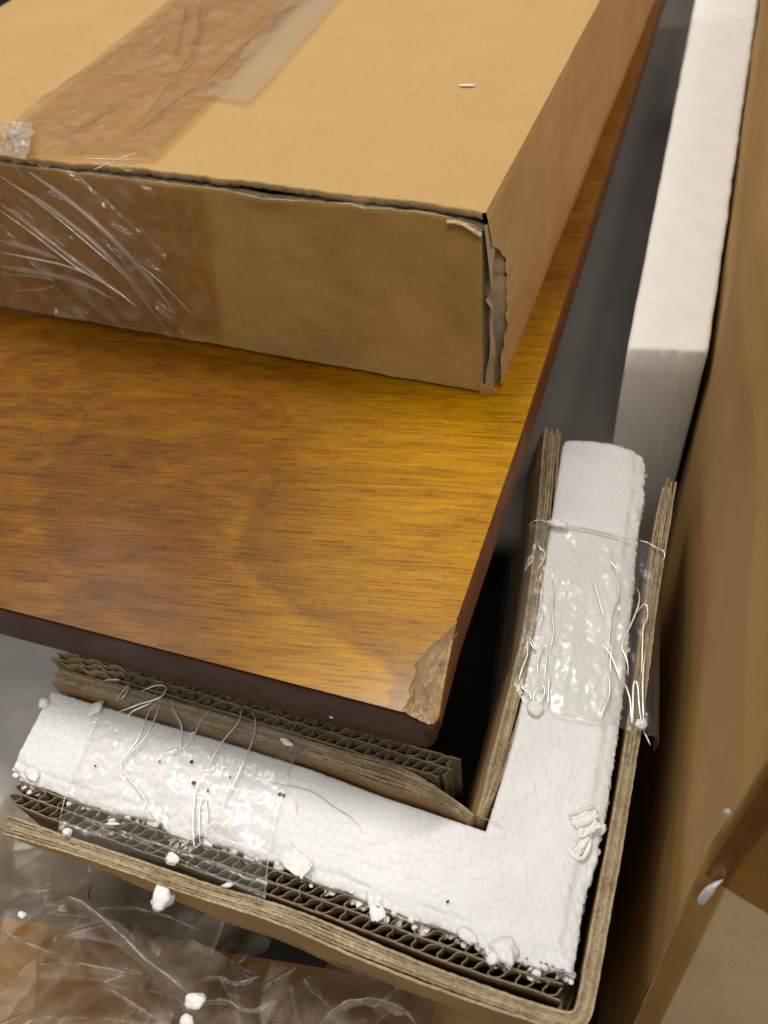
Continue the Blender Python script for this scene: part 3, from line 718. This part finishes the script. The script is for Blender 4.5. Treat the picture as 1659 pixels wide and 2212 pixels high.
# rounded shoulder at the far end, left end worn lower band
en = np.repeat(np.clip((np.arange(NS)-(NS-26))/26, 0, 1), NVV); Z -= en**2*.004
V = [(a, b, c) for a, b, c in zip(X, Y, Z)]
F = [(i*NVV+j, (i+1)*NVV+j, (i+1)*NVV+j+1, i*NVV+j+1) for i in range(NS-1) for j in range(NVV-1)]
F = [f[::-1] for f in F]; MI = [0]*len(F)
ring = [i*NVV for i in range(NS)]+[(NS-1)*NVV+j for j in range(1, NVV)]+[i*NVV+NVV-1 for i in range(NS-2, -1, -1)]+[j for j in range(NVV-2, 0, -1)]
base = len(V); R = len(ring); LV = [.0012, .003, .006, .010, .016, .024, .036, .055, .085]
for l, dz in enumerate(LV):
    for i in ring:
        p = V[i]; k = .0009 if i % NVV == NVV-1 else .0003
        V.append((p[0]+k*fbm(p[0]*160, p[1]*160, dz*160, 2), p[1]+k*fbm(p[0]*160+9, p[1]*160, dz*160, 2), ZL-.0018-dz))
for l in range(len(LV)):
    for k in range(R):
        k2 = (k+1) % R; a0 = ring[k] if l == 0 else base+(l-1)*R+k; a1 = ring[k2] if l == 0 else base+(l-1)*R+k2
        F.append((a0, a1, base+l*R+k2, base+l*R+k)); MI.append(1)
fo = mesh('foam_block', V, F, [M['foam'], M['foam_side']], cp, True, MI)
at_ = fo.data.attributes.new('bead', 'FLOAT', 'POINT'); at_.data.foreach_set('value', np.r_[bd, np.ones(len(V)-len(bd))])
# torn beads along the broken outer rim: joined, too small to pick apart
bm = bmesh.new(); r_ = random.Random(11)
def bead(p, r, fl=.7):
    m = Matrix.Translation(p) @ Matrix.Rotation(r_.uniform(0, 6), 4, 'Z') @ Matrix.Diagonal((r_.uniform(.8, 1.25), r_.uniform(.8, 1.2), fl*r_.uniform(.7, 1.1), 1))
    bmesh.ops.create_icosphere(bm, subdivisions=2, radius=r, matrix=m)
for i in range(0, n1, 3):
    f = i/n1; k = r_.choice((0, 1, 1, 2)) if f < .45 else r_.choice((0, 1, 2, 3))
    for _ in range(k):
        t = r_.uniform(-.1, .16 if f > .5 else .07)**1; p = OU[i]+(IN[i]-OU[i])*t*.5
        bead(Vector((p[0]+r_.uniform(-.0007, .0007), p[1], ZL-.0022-r_.uniform(0, .0025)+.001*(t > .05))), r_.uniform(.0007, .0021), .45)
for i in range(n1, NS-12, 7):
    p = OU[i]; bead(Vector((p[0]-.0006+r_.uniform(-.0006, .0004), p[1], ZL-.0032-r_.uniform(0, .004))), r_.uniform(.0010, .0017))
for v in bm.verts:
    c = v.co; v.co = c+Vector((fbm(c.x*600, c.y*600, c.z*600), fbm(c.x*600, c.y*600+5, c.z*600), fbm(c.x*600, c.y*600, c.z*600+5)))*.0003
me = bpy.data.meshes.new('torn_rim'); bm.to_mesh(me); bm.free(); me.materials.append(M['flake']); o = link('torn_rim', me, cp, True); o['kind'] = 'stuff'
# larger torn shavings still attached to the foam
def shaving(px, py, w, l, ang, curl=2.2, z=ZL, thick=.0006, seed=0):
    c = at(px, py, z+.0003); R2 = Matrix.Rotation(ang, 3, 'Z')
    def fn(u, v):
        a = (u-.5)*curl; x = w/curl*math.sin(a); zz = w/curl*(1-math.cos(a))*.9; y = (v-.5)*l*(1-.25*abs(u-.5))
        p = R2 @ Vector((x+.0006*fbm(u*3, v*3, seed), y+.0007*fbm(u*4, v*2, seed+3), zz+.0007*fbm(u*4, v*4, seed+6))); return tuple(c+p)
    V, F = grid(18, 16, fn); o = mesh('foam_shaving', V, F, M['flake'], cp, True)
    s = o.modifiers.new('t', 'SOLIDIFY'); s.thickness = thick; return o
shaving(1262, 1765, .0045, .010, -.9, 2.4, seed=1); shaving(1272, 1790, .0040, .009, -.8, 2.6, seed=2); shaving(1258, 1815, .0035, .010, -.25, 2.2, seed=3)
for k in range(5): # layered ledge below the shavings
    tube('foam_ledge', [at(1228+4*k, 1822-6*k), at(1232+4*k, 1850+4*k), at(1262+3*k, 1860-5*k), at(1270+2*k, 1808-4*k)], .0006, M['flake'], cp, 6, n=18)
shaving(640, 1862, .012, .007, -.35, 1.3, seed=7); shaving(812, 1955, .0045, .010, .5, 1.5, z=ZL-.001, seed=5)
crumb('torn_lump', None, None, 1088, 2052, ZL, .0085, M['flake'], 3, (1, .85, .7), .4, parent=cp, lift=0)
crumb('torn_lump', None, None, 1100, 2062, ZL, .0065, M['flake'], 8, (.5, 1.1, .8), .2, parent=cp, lift=.1)
crumb('torn_lump', None, None, 1066, 2068, ZL, .0050, M['flake'], 9, (1, .7, .6), .9, parent=cp, lift=0)
crumb('torn_lump', None, None, 1010, 2022, ZL, .0055, M['flake'], 12, (1.2, .7, .5), -.4, parent=cp, lift=0)
crumb('torn_lump', None, None, 70, 1672, ZL, .0050, M['flake'], 14, (1.5, .9, .4), -.3, parent=cp, lift=0)
crumb('torn_lump', None, None, 1300, 1790, ZL-.001, .0038, M['flake'], 15, (.8, 1, .7), 0, parent=cp, lift=0)

E_, K_, E2 = M['edge'], M['kraft'], M['edge2']
SM = [E_, K_]; SM2 = [E2, M['liner_dark']]; SK = [M['flute'], M['liner_dark']]
# inner padding, left arm: pressed boards then open flutes
arm_in = smooth_path(xy(pl((112, 1492), (500, 1607), (829, 1721), (1049, 1795))), 200, 1)
arm_in = smooth_path([(-.2115, .0958), (-.165, .0966), (-.10, .0965), (-.06, .0958), (-.040, .0948), (-.0305, .0935)], 220, 2)
fi = np.linspace(0, 1, 220)
def taper_(d): return d*(1-.75*np.clip((fi-.86)/.14, 0, 1)**1.5)
inner_y = float(at(829, 1721).y)
for k in range(6):
    off = .0012+.00128*k; wob = np.array([.00028*fbm(i*.05, k*3.1, 0, 3)+.00022*fbm(i*.25, k*1.7) for i in range(220)])
    P_ = offset(arm_in, taper_(np.full(220, off))+wob+(.0007*np.exp(-((fi-.80)/.06)**2)*(k-2)*.5))
    P_[:, 0] += (0 if k % 2 else .0015)*(1-fi)-.0010*fbm(k*3.3, 1)
    sheet('pressed_board', P_, .00105 if k % 2 else .00125, ZL-.0004*(k % 3)-.0003, ZL-.05, cp, SM if k in (1, 2, 4) else [E2, K_], .00035, seed=k)
fl_base = smooth_path([(-.2145, .1052), (-.16, .1052), (-.10, .1046), (-.055, .1042), (-.0345, .1040)], 200, 2)
fl_base[:, 1] += 0
for r in range(3):
    P_ = offset(fl_base, .0008+r*.0044); P_ = P_[:188+4*r if r < 2 else 194]
    P_[:, 1] += [.0004*fbm(i*.06, r*5) for i in range(len(P_))]
    sheet('liner', P_, .00055, ZL-.0006-.0004*r, ZL-.05, cp, SK, .0005, seed=20+r)
for r in range(2):
    P_ = flute_path(offset(fl_base[:192], .0008+r*.0044+.0022), .0019, .0076, 4+r); sheet('fluting', P_, .00032, ZL-.0010, ZL-.05, cp, SK, .0006, seed=30+r)
for k in range(4): # frayed ends at the left tip
    sheet('frayed_ply', [(-.2165+.0015*k+.001*math.sin(t*9+k), .1058+.0022*k+.0011*math.sin(t*16+k*2)) if t < 1 else (-.19, .1062+.0022*k) for t in np.linspace(0, 1, 2)] if False else
          [(-.2170+.0009*k+.034*t, .1062+.0021*k+.0011*math.sin(t*19+k*2.1)*(1-t*.4)) for t in np.linspace(0, 1, 50)], .0006, ZL+.0006, ZL-.02, cp, SM, .0008, seed=40+k)
# inner padding, right arm: crushed flat, leaning
arm_r = smooth_path(xy(pl((1036, 1764), (1052, 1725), (1074, 1655), (1112, 1510), (1152, 1341), (1179, 1112), (1190, 960), (1196, 925))), 260, 2)
fr_ = np.linspace(0, 1, 260)
for k in range(6):
    sp = .00085+.00055*fr_
    d = (2.5-k)*sp*np.clip(.25+fr_*9, 0, 1)+np.array([.00022*fbm(i*.07, k*4.1, 0, 3) for i in range(260)])+(.0009 if k == 5 else 0)*np.sin(fr_*math.pi)*-1
    P_ = offset(arm_r, d); n_ = 260-[0, 4, 2, 7, 0, 5][k]; P_ = P_[:n_]
    sheet('pressed_board', P_, .00095 if k else .0011, ZL-.0003*(k % 3)+.0004*(k == 2), ZL-.075, cp, SM if k in (0, 2, 3) else [E2, K_], .0004,
          lean=((-.013 if k == 0 else -.007+.0014*k), 0), seed=50+k, rows=5, zfn=lambda p, k=k: ZL-.0003*(k % 3)+(.0012*math.exp(-((p[1]-.292)/.004)**2)*(k % 2)))
# outer padding: open flutes under the left arm
oy = smooth_path([(-.1975, .0492), (-.15, .0490), (-.11, .0497), (-.07, .0503), (-.03, .0492), (.0085, .0505)], 220, 2)
for r in range(3):
    P_ = offset(oy, .0002+r*.0040); P_[:, 1] += [.00035*fbm(i*.07, r*6.) for i in range(220)]
    sheet('liner', P_[6*(2-r)//2:], .00055, ZL-.0010, ZL-.055, cp, SK, .0004, seed=60+r)
for r in range(2):
    P_ = flute_path(offset(oy, .0002+r*.0040+.0020), .0018, .0082, 14+r); sheet('fluting', P_, .00034, ZL-.0012, ZL-.055, cp, SK, .0005, seed=70+r)
# outer wrap: pressed boards running under the left arm, round the corner and up the right arm
wrap = smooth_path([(-.1925, .0420), (-.165, .0432), (-.139, .0440), (-.11, .0444), (-.083, .0462), (-.046, .0446), (-.016, .0445), (.004, .0450), (.0125, .0458), (.0152, .0485), (.0157, .055),
                    (.0163, .08), (.0178, .13), (.0170, .19), (.0163, .235), (.0172, .2725)], 420, 2)
fw = np.linspace(0, 1, 420)
def outer_bottom(p):
    if p[1] > .06: return -.285
    return ZL-.0012-float(np.interp(p[0], [-.193, -.16, -.10, -.05, .02], [.001, .010, .027, .030, .032]))
for k in range(6):
    gap = .00085+.00028*np.exp(-((fw-.93)/.06)**2)+.0002*np.exp(-((fw-.30)/.05)**2)+.00025*np.exp(-(fw/.04)**2)
    d = (2.5-k)*gap+np.array([.00018*fbm(i*.05, k*4.7, 0, 3)+.00012*fbm(i*.3, k*2.2) for i in range(420)])-(.0005 if k == 5 else 0)*np.exp(-((fw-.36)/.05)**2)
    P_ = offset(wrap, d); s0 = [0, 3, 1, 4, 0, 2][k]; s1 = 420-[6, 0, 5, 2, 9, 1][k]
    sheet('pressed_board', P_[s0:s1], .00085, ZL-.0003*(k % 3)-.0002, (outer_bottom if k == 5 else ZL-.014 if k < 5 and False else (lambda p: max(outer_bottom(p), ZL-.03) if p[1] < .06 else -.285)), cp,
          SM if k in (0, 2, 3, 5) else [E2, K_], .00035, seed=80+k)

# ---- clear tape holding it together
def band(left, right, zf, n=(50, 90), ext=None):
    Lp = resample([tuple(p) for p in left], n[1]); Rp = resample([tuple(p) for p in right], n[1])
    def fn(u, v):
        k = int(round(v*(n[1]-1))); p = Lp[k]*(1-u)+Rp[k]*u
        return (p[0], p[1], p[2]+zf(u, v, p))
    V, F = grid(n[0], n[1], fn); return mesh('tape_band', V, F, M['tape'], cp, True)
def down(p, dz, dx=0, dy=0): return p+Vector((dx, dy, dz))
zt_ = ZL+.0010
lt = [(236, 1470), (206, 1540), (186, 1600), (150, 1700), (130, 1770), (122, 1795)]; rt = [(648, 1575), (638, 1630), (610, 1720), (592, 1790), (578, 1870), (572, 1945)]
Lp = [at(x, y, zt_) for x, y in lt]; Rp = [at(x, y, zt_) for x, y in rt]
Lp = [down(Lp[0], -.012, 0, .001)]+Lp+[down(Lp[-1], -.010, 0, -.0015)]; Rp = [down(Rp[0], -.012, 0, .001)]+Rp+[down(Rp[-1], -.022, 0, -.0015)]
def zf1(u, v, p): return .0010*max(0, crumple(p[0], p[1], 21, 22, 2, .3, .9))-.0006+.0007*fbm(p[0]*55, p[1]*110, 3, 3)+.0004*abs(fbm(p[0]*160, p[1]*80, 1))-(.0016*math.exp(-((p[1]-.0535)/.003)**2))
band(Lp, Rp, zf1, (200, 120))
lt = [(1142, 1132), (1175, 1130), (1260, 1140), (1360, 1166), (1400, 1172), (1436, 1190)]; rt = [(1108, 1478), (1130, 1515), (1180, 1535), (1270, 1558), (1338, 1570), (1418, 1592)]
Lp = [at(x, y, zt_+.0004) for x, y in lt]; Rp = [at(x, y, zt_+.0004) for x, y in rt]
Lp = [down(Lp[0], -.03, -.010, 0), down(Lp[0], -.003, -.0012, 0)]+Lp+[down(Lp[-1], -.004, .0016, 0), down(Lp[-1], -.03, .0012, 0)]
Rp = [down(Rp[0], -.03, -.010, 0), down(Rp[0], -.003, -.0012, 0)]+Rp+[down(Rp[-1], -.004, .0016, 0), down(Rp[-1], -.012, .0008, 0)]
def zf2(u, v, p): return .0010*max(0, crumple(p[0], p[1], 22, 22, 2, .1, .7))-.0006+.0007*fbm(p[0]*110, p[1]*45, 9, 3)+.0004*abs(fbm(p[0]*150, p[1]*90, 2))
band(Lp, Rp, zf2, (160, 160))
def c5(*p): return [(x*.5, 1474.7+y*.5) for x, y in p]
def c4(*p): return [(829.5+x*.5, 737.3+y*.5) for x, y in p]
def c6(*p): return [(829.5+x*.5, 1474.7+y*.5) for x, y in p]
ridges = [c5((500, 130), (560, 110), (600, 92), (650, 80), (700, 62), (722, 25), (705, 8), (660, 14), (605, 40)),
          c5((700, 65), (670, 95), (640, 125), (625, 180), (590, 255), (550, 310), (512, 352), (545, 402), (595, 460), (640, 520), (645, 560)),
          c5((695, 66), (680, 130), (650, 200), (600, 275), (520, 345)), c5((645, 560), (665, 575), (690, 610)),
          c5((740, 80), (752, 125), (780, 170), (790, 215), (776, 270), (783, 293), (815, 265), (845, 215), (858, 180), (880, 145), (905, 125)),
          c5((710, 311), (735, 296), (775, 288)), c5((830, 238), (818, 228), (835, 210), (840, 228), (828, 240)),
          c5((1045, 105), (1035, 165), (1020, 185), (975, 235), (940, 285), (885, 385)), c5((885, 385), (845, 460), (838, 530), (832, 600), (836, 700), (845, 716), (862, 700), (866, 685)),
          c5((1085, 120), (1103, 150), (1104, 205), (1085, 270), (1060, 325), (1020, 420), (968, 500), (955, 575)), c5((955, 595), (968, 620), (973, 640)),
          c5((862, 690), (860, 560), (868, 500), (882, 484), (893, 500), (892, 550), (900, 575), (885, 640)), c5((885, 640), (900, 620), (942, 592)), c5((988, 672), (1002, 685), (1018, 705)),
          c5((505, 80), (515, 55), (545, 20), (560, 5)), c5((520, 72), (545, 50), (560, 10)), c5((450, -10), (480, -14), (520, -12)), c5((550, 160), (560, 130), (600, 110), (660, 85)),
          c5((385, 180), (400, 172), (425, 165))]
ridges2 = [c4((660, 850), (672, 900), (697, 905), (690, 950), (662, 985)), c4((672, 1015), (690, 1060), (672, 1120), (690, 1170), (668, 1240)), c4((722, 1010), (738, 1070), (724, 1130), (728, 1200), (735, 1260), (716, 1340)),
           c4((965, 870), (985, 900), (975, 960), (1003, 970), (1012, 1040), (1016, 1105), (985, 1160), (978, 1240), (968, 1330), (960, 1390)), c4((895, 1020), (912, 1055), (925, 1100), (938, 1150), (948, 1190)),
           c4((1080, 1190), (1100, 1160), (1135, 1120), (1142, 1200), (1118, 1230), (1117, 1330), (1112, 1440)), c4((1092, 1060), (1110, 1110), (1080, 1200), (1020, 1320), (1045, 1360), (1055, 1400), (1056, 1450)),
           c4((935, 1300), (980, 1350), (1010, 1430), (1025, 1475)), c4((968, 1290), (985, 1340), (975, 1400), (985, 1440)), c4((625, 1270), (630, 1300), (655, 1340), (650, 1310), (625, 1270)),
           c4((668, 1470), (660, 1380), (690, 1300), (704, 1330), (700, 1400), (690, 1470)), c4((612, 1260), (625, 1350), (600, 1400), (580, 1475)),
           c6((640, 95), (650, 40), (690, 0), (697, 60), (650, 95)), c6((1040, 0), (1062, 60), (1068, 120), (1071, 183)), c6((1075, 183), (1076, 100), (1076, 10), (1088, -20), (1098, 20), (1100, 70), (1112, 190)),
           c6((1122, 190), (1118, 80), (1118, -30), (1128, -140)), c6((936, 163), (944, 118), (972, 70), (978, 20), (968, -60)), c6((708, 100), (712, 30), (714, -60)),
           c6((585, 0), (600, 30), (640, 55), (628, 80))]
for pts in ridges: tube('tape_crease_glint', [at(x, y, zt_+.0009) for x, y in pts], .00032, M['crease'], cp, 6, n=max(12, 4*len(pts)))
for pts in ridges2: tube('tape_crease_glint', [at(x, y, zt_+.0011) for x, y in pts], .00036, M['crease'], cp, 6, n=max(12, 4*len(pts)))
fp_ = [at(372, 1462, -.041), at(430, 1468, -.036), at(640, 1556, -.041), at(610, 1535, -.034)]
def ff_fn(u, v):
    p = fp_[0].lerp(fp_[2], u).lerp(fp_[1].lerp(fp_[3], u), v); return (p.x, p.y, p.z+.0022*crumple(p.x, p.y, 31, 60, 3))
V, F = grid(40, 12, ff_fn); mesh('tape_flag', V, F, M['stretch'], cp, True)
# thickened cut edges of the tape
tube('tape_border', [at(x, y, zt_+.0006) for x, y in [(1142, 1134), (1160, 1120), (1190, 1132), (1260, 1140), (1330, 1158), (1378, 1167)]], .00045, M['crease_soft'], cp, 6, n=30)
tube('tape_border', [at(x, y, zt_+.0006) for x, y in [(1378, 1167), (1400, 1172), (1420, 1186), (1437, 1190), (1434, 1210)]], .00055, M['crease_soft'], cp, 6, n=30)
tube('tape_border', [at(x, y, zt_+.0013) for x, y in [(1180, 1535), (1260, 1552), (1338, 1566)]], .00016, M['crease_soft'], cp, 6, n=20)
tube('tape_border', [at(x, y, zt_+.0013) for x, y in [(240, 1470), (208, 1560), (185, 1600), (150, 1690), (130, 1760), (128, 1800)]], .00018, M['crease_soft'], cp, 6, n=30)
tube('tape_border', [at(x, y, zt_+.0013) for x, y in [(648, 1580), (632, 1650), (600, 1740), (578, 1860), (570, 1950)]], .00016, M['crease_soft'], cp, 6, n=30)

# ================================================================== lower left: grey wrap, brown flap, crumpled plastic
gw = thing('grey_wrap', 'cloudy grey plastic wrapped sheet behind the left end of the foam', 'plastic sheet')
def gw_fn(u, v):
    x = -.42+.255*u+.02*(1-v)*u; y = -.02+.24*v; z = -.082-.035*u*u-.25*max(0, u-.7)+.0016*fbm(x*16, y*16, 2, 3); return (x, y, z)
V, F = grid(60, 50, gw_fn); mesh('sheet', V, F, M['grey_wrap'], gw, True)
c = at(105, 1925, -.085); ring_ = []
for k in range(41):
    a = 2*math.pi*k/40; p = at(105+30*math.cos(a)+10*math.sin(a), 1922-46*math.sin(a), -.085); ring_.append((p.x, p.y, gw_fn((p.x+.42)/.265, (p.y+.02)/.24)[2]+.0002))
tube('embossed_ring', ring_, .00035, M['grey_wrap'], gw, 5, taper=False)
lf = thing('brown_flap', 'brown cardboard flap under the crumpled plastic at the bottom left', 'cardboard flap')
def lf_fn(u, v):
    p = at(-120+1250*u, 2330-(370-200*u)*v, -.094-.004*v); return (p.x, p.y, p.z+.001*fbm(p.x*20, p.y*20))
V, F = grid(40, 20, lf_fn); mesh('flap_face', V, F, M['wall'], lf, True)
cr = thing('crumpled_plastic', 'torn crumpled clear plastic heaped at the bottom left below the cardboard padding', 'plastic')
def crum(x0, y0, x1, y1, z, amp, seed, nx=120, ny=60, tiltx=0, cut=None, kx=17):
    def fn(u, v):
        top_ = y0+(cut(u) if cut else 0); px = x0+(x1-x0)*u+26*fbm(v*4, seed)*(1 if u < .5 else 1.6)+(.5-u)*-160*v*(seed > 2); py = top_+(y1-top_)*v+10*fbm(u*9, seed+.5)*(1-v); p = at(px, py, z)
        h = amp*1.9*crumple(p.x, p.y, int(seed*10), kx*1.3, 4, None, math.pi, .5)+amp*.07*crumple(p.x, p.y, int(seed*10)+3, kx*5, 3)+tiltx*u
        return (p.x, p.y, p.z+h)
    V, F = grid(nx, ny, fn); return mesh('plastic_layer', V, F, M['bag'], cr, True)
crum(-120, 1700, 560, 2330, -.079, .0045, 1, 150, 110, -.006, cut=lambda u: 20*math.sin(u*5)+520*max(0, u-.42))
crum(120, 1945, 640, 2330, -.072, .0060, 5, 130, 80, -.008, cut=lambda u: 205*max(0, u-.1)+12*fbm(u*9, 2))
crum(330, 2080, 900, 2330, -.078, .0050, 9, 120, 60, 0, cut=lambda u: 18*fbm(u*6, 4)+30*u)
crum(620, 2090, 930, 2330, -.070, .0050, 13, 90, 50, 0, cut=lambda u: 70*(u-.4)**2*4+8*fbm(u*9, 4))
def fold_strip(pts, wd, z, hgt, seed, n=90):
    Q = smooth_path(pts, n, 2); T = np.gradient(Q, axis=0); T /= np.linalg.norm(T, axis=1)[:, None]
    def fn(u, v):
        i = int(round(u*(n-1))); e = min(1, 6*u, 6*(1-u)); wv = wd*e*(.75+.5*fbm(u*6, seed)+.2*fbm(u*16, seed+3))
        o_ = (v-.35)*wv; px = Q[i][0]-T[i][1]*o_+3*fbm(u*8, seed+6+v); py = Q[i][1]+T[i][0]*o_+3*fbm(u*8, seed+9-v); p = at(px, py, z)
        pk = 1-abs(v-.35)/(.35 if v < .35 else .65); return (p.x, p.y, p.z+hgt*e*pk*(1+.4*fbm(u*9, seed))+.0003*crumple(p.x, p.y, seed, 160, 3))
    V, F = grid(n, 9, fn); return mesh('torn_edge', V, F, M['torn_plastic'], cr, True)
fold_strip([(128, 1944), (175, 1950), (215, 1975), (270, 2020), (320, 2075), (370, 2110), (420, 2150), (445, 2185)], 46, -.066, .013, 1)
fold_strip([(0, 2005), (40, 2030), (90, 2050), (140, 2075)], 17, -.068, .003, 2)
fold_strip([(140, 1990), (220, 1960), (330, 1965), (430, 2010)], 5, -.070, .002, 3)
fold_strip([(225, 2130), (260, 2150), (330, 2195), (380, 2230)], 13, -.068, .002, 4)
fold_strip([(690, 2212), (740, 2168), (800, 2158), (880, 2180), (898, 2212)], 26, -.062, .004, 5)
fold_strip([(400, 2185), (440, 2165), (500, 2160), (530, 2190), (580, 2170)], 15, -.064, .003, 6)
fold_strip([(430, 2120), (470, 2108), (510, 2128), (560, 2110)], 12, -.066, .002, 7)

# ================================================================== loose bits
g = 'crumbs of white foam'
fk = M['flake']
crumb('foam_crumb', 'largest chunky white foam crumb stuck on the brown face below the pressed boards', 'foam crumb', 355, 1940, ZL-.006, .0074, fk, 21, (.95, 1.15, .8), .3, g, rough=.5)
crumb('foam_crumb', 'rounded white foam crumb lying on the open flutes above the chunky one', 'foam crumb', 374, 1858, ZL, .0047, fk, 22, (1.1, .85, .6), -.3, g)
crumb('foam_crumb', 'small white foam crumb on the left tip of the lower pressed boards', 'foam crumb', 148, 1800, ZL, .0034, fk, 23, (1, .9, .8), 0, g)
crumb('foam_crumb', 'white foam flake on the upper cardboard padding next to the tape end', 'foam crumb', 620, 1604, ZL+.001, .0040, fk, 24, (1.3, .6, .4), -.2, g)
crumb('foam_crumb', 'greyish foam flake pressed flat on the middle of the foam block', 'foam crumb', 622, 1740, ZL-.0006, .0095, fk, 25, (1.2, .8, .10), -.5, g)
crumb('foam_crumb', 'white bead clinging to the upper left tip of the foam block', 'foam crumb', 98, 1522, ZL-.001, .0046, fk, 26, (1, 1, .8), 0, g)
crumb('foam_crumb', 'flattened bead under the left edge of the tape on the long arm', 'foam crumb', 208, 1532, ZL+.0006, .0058, fk, 27, (.8, 1.2, .35), -.3, g)
crumb('foam_crumb', 'round pale bead at the lower end of the tape on the short arm', 'foam crumb', 1156, 1532, ZL+.0006, .0062, fk, 28, (1, 1, .35), 0, g, rough=.15)
crumb('foam_crumb', 'white flake sitting on the upper tape border of the short arm', 'foam crumb', 1205, 1134, ZL+.0015, .0070, fk, 29, (1.3, .6, .4), -.1, g)
crumb('foam_crumb', 'thin white sliver on the tape above the open flutes', 'foam crumb', 244, 1781, ZL+.001, .0042, fk, 30, (1.4, .25, .3), .3, g)
crumb('foam_crumb', 'white lump where the tape leaves the right cardboard wrap', 'foam crumb', 1384, 1568, ZL+.002, .0040, fk, 31, (1, 1, .8), 0, g)
crumb('foam_crumb', 'white foam crumb beneath the crumpled plastic ridge at the bottom', 'foam crumb', 424, 2165, -.062, .0060, fk, 32, (1.1, .8, .7), .3, g)
crumb('foam_crumb', 'white foam crumb cut off by the bottom border of the photo', 'foam crumb', 405, 2208, -.062, .0048, fk, 33, (1, .8, .7), .3, g)
crumb('foam_crumb', 'tiny white dot of foam on the left crumpled plastic', 'foam crumb', 50, 1978, -.066, .0030, fk, 34, (1, .8, .7), .3, g)
crumb('foam_crumb', 'small white pellet on the edge of the lower pressed boards in the middle', 'foam crumb', 493, 1913, ZL, .0030, fk, 35, (1.3, .5, .6), .5, g)
crumb('foam_crumb', 'white speck on the dark front edge of the wooden board', 'foam crumb', 0, 0, 0, .0016, fk, 36, (1, 1, .8), 0, g, pos=at_y(716, 1547, .1038))
wp = Vector((.0385, 0, 0)); wn = Vector((1, 0, 0))
crumb('foam_crumb', 'blurred white flake stuck high on the carton wall', 'foam crumb', 0, 0, 0, .0062, fk, 37, (.3, 1.2, .35), 0, g, pos=at_plane(1622, 1303, wp, wn))
o = tube('foam_sliver', [on_flap(1506, 1957, .002), on_flap(1522, 1935, .0045), on_flap(1543, 1912, .0045), on_flap(1562, 1900, .002)], .0012, fk, None, 9, n=30); tag(o, 'pointed white foam sliver stuck on the taped carton flap', 'foam sliver')
crumb('foam_crumb', 'white smear of foam on the fold of the carton flap', 'foam crumb', 0, 0, 0, .0038, fk, 39, (.4, .15, .8), -.3, g, pos=on_flap(1571, 1755, .003))
crumb('paper_fleck', 'tiny white paper fleck on the top of the cardboard box', 'paper fleck', 1010, 186, H+.0006, .0062, fk, 40, (1.3, .28, .15), .1)
g2 = 'brown specks on the foam'
for i, (x, y, s, lb, dk) in enumerate([(419, 1692, .0022, 'reddish brown speck near the middle of the long foam arm', 0), (414, 1646, .0018, 'black speck under the tape above the reddish one', 1), (449, 1708, .0012, 'tiny brown speck right of the reddish one', 0),
                        (608, 1717, .0024, 'brown sliver lying just above the greyish foam flake', 0), (206, 1655, .0013, 'faint orange speck near the left end of the foam', 0), (345, 1645, .0011, 'small dark fleck between the tape creases', 0),
                        (497, 1679, .0010, 'tiny brown dot right of the tape crease', 0), (967, 1948, .0016, 'thin dark fibre near the lower foam corner', 1)]):
    crumb('speck', lb, 'speck', x, y, ZL+.0006, s*.8, M['dark_crumb'] if dk else M['brown_crumb'], 50+i, (1.5 if i == 3 else 1, .5 if i in (3, 7) else .8, .5), (.1, .8)[i == 7], g2)
o = tube('hair', [at(x, y, ZL+.0006) for x, y in [(555, 1687), (610, 1694), (660, 1703), (690, 1718), (720, 1742), (755, 1762), (775, 1782), (785, 1800)]], .00009, M['hair'], None, 5, n=40); tag(o, 'single thin hair curving across the long foam arm', 'hair')
o = tube('paper_thread', [at(x, y, ZL+.0010) for x, y in [(1030, 1770), (1042, 1766), (1060, 1773), (1092, 1790)]], .00011, M['fibre_thread'], None, 5, n=24); tag(o, 'fine pale thread sticking out of the inner corner of the foam', 'thread')
o = tube('plastic_thread', [at(x, y, ZL+.001) for x, y in [(1388, 1575), (1396, 1590), (1405, 1610)]], .0003, M['flake'], None, 5, n=14); tag(o, 'short white thread dangling from the tape on the right wrap', 'thread')
o = tube('bent_wire', [at(x, y, -.075) for x, y in [(0, 1545), (15, 1535), (45, 1524), (95, 1517)]], .00025, M['fibre_thread'], None, 5, n=20); tag(o, 'faint thin curved fibre on the grey wrap left of the foam tip', 'fibre')
